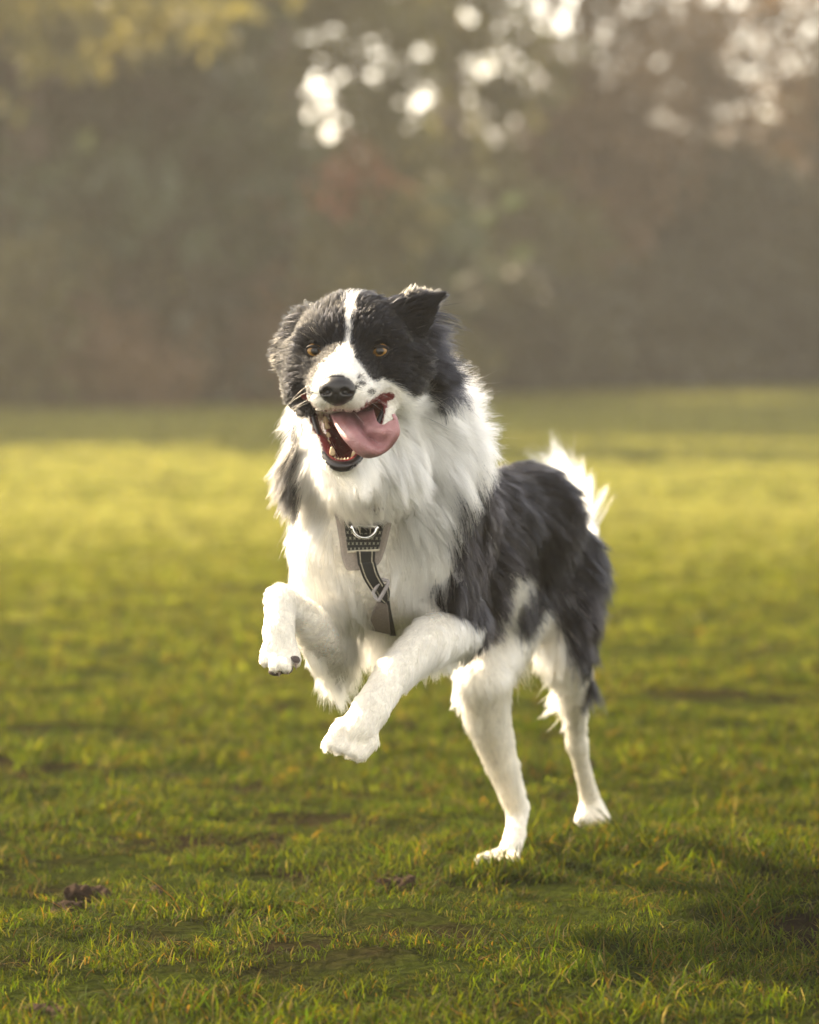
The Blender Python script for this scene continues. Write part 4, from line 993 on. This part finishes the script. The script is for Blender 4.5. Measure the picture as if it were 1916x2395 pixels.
# ------------------------------------------------------------------ harness
harness = bpy.data.objects.new('harness', None); COL.objects.link(harness); harness.parent = dog
CREAM = pmat('harness_edging', (.29, .25, .22), .8, nscale=700.0)
WEB = pmat('harness_webbing', (.006, .007, .006), .8, nscale=900.0)
THREAD = pmat('stitching_thread', (.42, .38, .29), .7, nscale=400.0)
STEEL = pmat('ring_steel', (.72, .72, .74), .22, nscale=300.0, Metallic=1.0)
LINING = pmat('harness_lining', (.15, .125, .105), .85, nscale=500.0)
GREYP = pmat('slider_plastic', (.26, .24, .235), .5, nscale=200.0)
kp = NT('harness_print'); uvn = kp.n('UVMap'); sc_ = kp.n('VectorMath', _operation='MULTIPLY'); kp.t.links.new(uvn.outputs[0], sc_.inputs[0]); sc_.inputs[1].default_value = (8.0, 8.0, 1)
sxy = kp.n('SeparateXYZ', Vector=sc_.outputs[0])
rowi = kp.n('Math', _operation='FLOOR', i0=sxy.outputs[1]); offx = kp.n('Math', _operation='MULTIPLY_ADD', i0=rowi.outputs[0], i1=.5); kp.t.links.new(sxy.outputs[0], offx.inputs[2])
def mth(op, a, b=None, c=None):
    nd = kp.n('Math', _operation=op)
    for i_, v in enumerate((a, b, c)):
        if v is None: continue
        if hasattr(v, 'is_output'): kp.t.links.new(v, nd.inputs[i_])
        else: nd.inputs[i_].default_value = v
    return nd.outputs[0]
u_ = mth('SUBTRACT', mth('FRACT', offx.outputs[0]), .5); v_ = mth('SUBTRACT', mth('FRACT', sxy.outputs[1]), .5)
au, av = mth('ABSOLUTE', u_), mth('ABSOLUTE', v_)
cross_ = mth('MULTIPLY', mth('LESS_THAN', mth('ABSOLUTE', mth('SUBTRACT', au, av)), .085), mth('LESS_THAN', mth('MAXIMUM', au, av), .27))
mxp = kp.n('Mix', _data_type='RGBA', Factor=cross_); mxp.inputs[6].default_value = (.007, .008, .007, 1); mxp.inputs[7].default_value = (.26, .26, .21, 1)
nzp = kp.n('TexNoise', Scale=900.0); bpp = kp.n('Bump', Strength=.3, Distance=.0008, Height=nzp.outputs[0])
bpn = kp.n('BsdfPrincipled', Base__Color=mxp.outputs[2], Roughness=.75); kp.t.links.new(bpp.outputs[0], bpn.inputs['Normal'])
PRINT = kp.surf(bpn.outputs[0])
HW = .0135                                           # how far the harness sits proud of the skin, on the pressed coat
def lay(px, py, off, Yd=5.0):
    """point on the chest under this pixel, lifted off the skin towards the viewer side"""
    p = hit(px, py, Yd); d = nrm(np.array([0, 0, CAM_H]) - p)
    return p + d * off
def lay_grid(L0, L1, nu, nv, off):
    """ruled grid between two pixel polylines, smoothed in depth"""
    a = crm([np.array([*q, 0]) for q in L0], nu)[:, :2]; b_ = crm([np.array([*q, 0]) for q in L1], nu)[:, :2]
    f = np.linspace(0, 1, nv)
    px = a[:, None] * (1 - f)[None, :, None] + b_[:, None] * f[None, :, None]
    Y = np.array([[hit(*q)[1] for q in row] for row in px])
    for _ in range(6):
        Z = np.pad(Y, 1, mode='edge'); Y = np.minimum(.25 * (Z[:-2, 1:-1] + Z[2:, 1:-1] + Z[1:-1, :-2] + Z[1:-1, 2:]), Y + .002)
    return np.array([[P(q[0], q[1], y - off) for q, y in zip(r1, r2)] for r1, r2 in zip(px, Y)]), px, Y
def strip(name, L0, L1, nu, nv, off, thick, mat):
    V, px, Y = lay_grid(L0, L1, nu, nv, off)
    return link(name, sheet(name, V, nu, nv, thick), harness, mat), V
# pale edging panel behind the printed plate
strip('edging', [(781, 1186), (787, 1218), (795, 1270), (800, 1305), (812, 1332), (834, 1333)], [(926, 1186), (917, 1218), (905, 1270), (896, 1298), (888, 1315), (876, 1326)], 26, 14, HW, .004, CREAM)
plate, PV = strip('chest_plate', [(803, 1199), (806, 1220), (810, 1255), (813, 1290)], [(903, 1199), (899, 1220), (892, 1255), (886, 1286)], 22, 16, HW + .006, .004, PRINT)
strip('plate_hem', [(812, 1288), (813, 1293)], [(888, 1284), (887, 1289)], 4, 16, HW + .0085, .003, THREAD)
# webbing: upper band on the plate, then the strap that runs down between the forelegs
def band(L0, L1, off, n=18):
    o, V = strip('strap', L0, L1, n, 7, off, .003, WEB)
    me_v, me_f = [], []
    for col_, nxt in ((1, 2), (5, 4)):
        line = crm(V[:, col_], 60)
        side_ = nrm(V[:, nxt] - V[:, col_])[np.linspace(0, n - 1, 60).round().astype(int)]
        for k in range(0, 58, 3):
            a_, c_ = line[k], line[k + 2]; w = side_[k] * .0007; up = nrm(np.array([0, 0, CAM_H]) - a_) * .0026
            o0 = len(me_v); me_v += [a_ - w + up * .4, a_ + w + up * .4, c_ + w + up * .4, c_ - w + up * .4, a_ - w + up, a_ + w + up, c_ + w + up, c_ - w + up]
            me_f += [tuple(o0 + x for x in q) for q in ((4, 5, 6, 7), (0, 1, 5, 4), (1, 2, 6, 5), (2, 3, 7, 6), (3, 0, 4, 7), (3, 2, 1, 0))]
    link('stitching', mesh_np('stitching', me_v, me_f, False), harness, THREAD)
band([(834, 1200), (834, 1222), (836, 1246)], [(872, 1200), (872, 1222), (873, 1246)], HW + .0095, 14)
band([(834, 1289), (838, 1322)], [(878, 1289), (876, 1318)], HW + .0095, 10)
band([(838, 1318), (850, 1352), (872, 1388)], [(878, 1314), (886, 1342), (900, 1368)], HW + .0115, 14)
band([(874, 1382), (888, 1404), (900, 1412)], [(905, 1364), (911, 1380), (910, 1404)], HW + .0095, 10)
# D-ring
ra_ = np.linspace(math.pi * -.02, math.pi * 1.02, 26)
ring_px = [(853 + math.cos(t_) * 29, 1232 + math.sin(t_) * 26) for t_ in ra_]
ymin = min(hit(*q)[1] for q in ring_px)
pts = [P(x, y, ymin - HW - .0135) for x, y in ring_px] + [P(853 + u * 29, 1230, ymin - HW - .0115) for u in np.linspace(-1, 1, 8)[1:-1]]
link('ring', tube('ring', pts, .0021, 8, False, True), harness, STEEL)
# slider
sp_ = [(876, 1396), (874, 1384), (892, 1358), (900, 1357), (908, 1364), (890, 1398), (884, 1404)]
ys = min(hit(*q)[1] for q in sp_)
link('slider', tube('slider', crm([P(x, y, ys - HW - .010) for x, y in sp_ + sp_[:1]], 40)[:-1], .0022, 8, False, True), harness, GREYP)
# lower girth panel: grey lining outside, dark edge
strip('girth_panel', [(882, 1410), (870, 1440), (863, 1470)], [(905, 1406), (910, 1440), (914, 1482)], 14, 8, HW + .008, .004, LINING)
strip('girth_edge', [(904, 1404), (910, 1440), (912, 1484)], [(911, 1404), (917, 1440), (926, 1484)], 14, 5, HW + .009, .004, WEB)
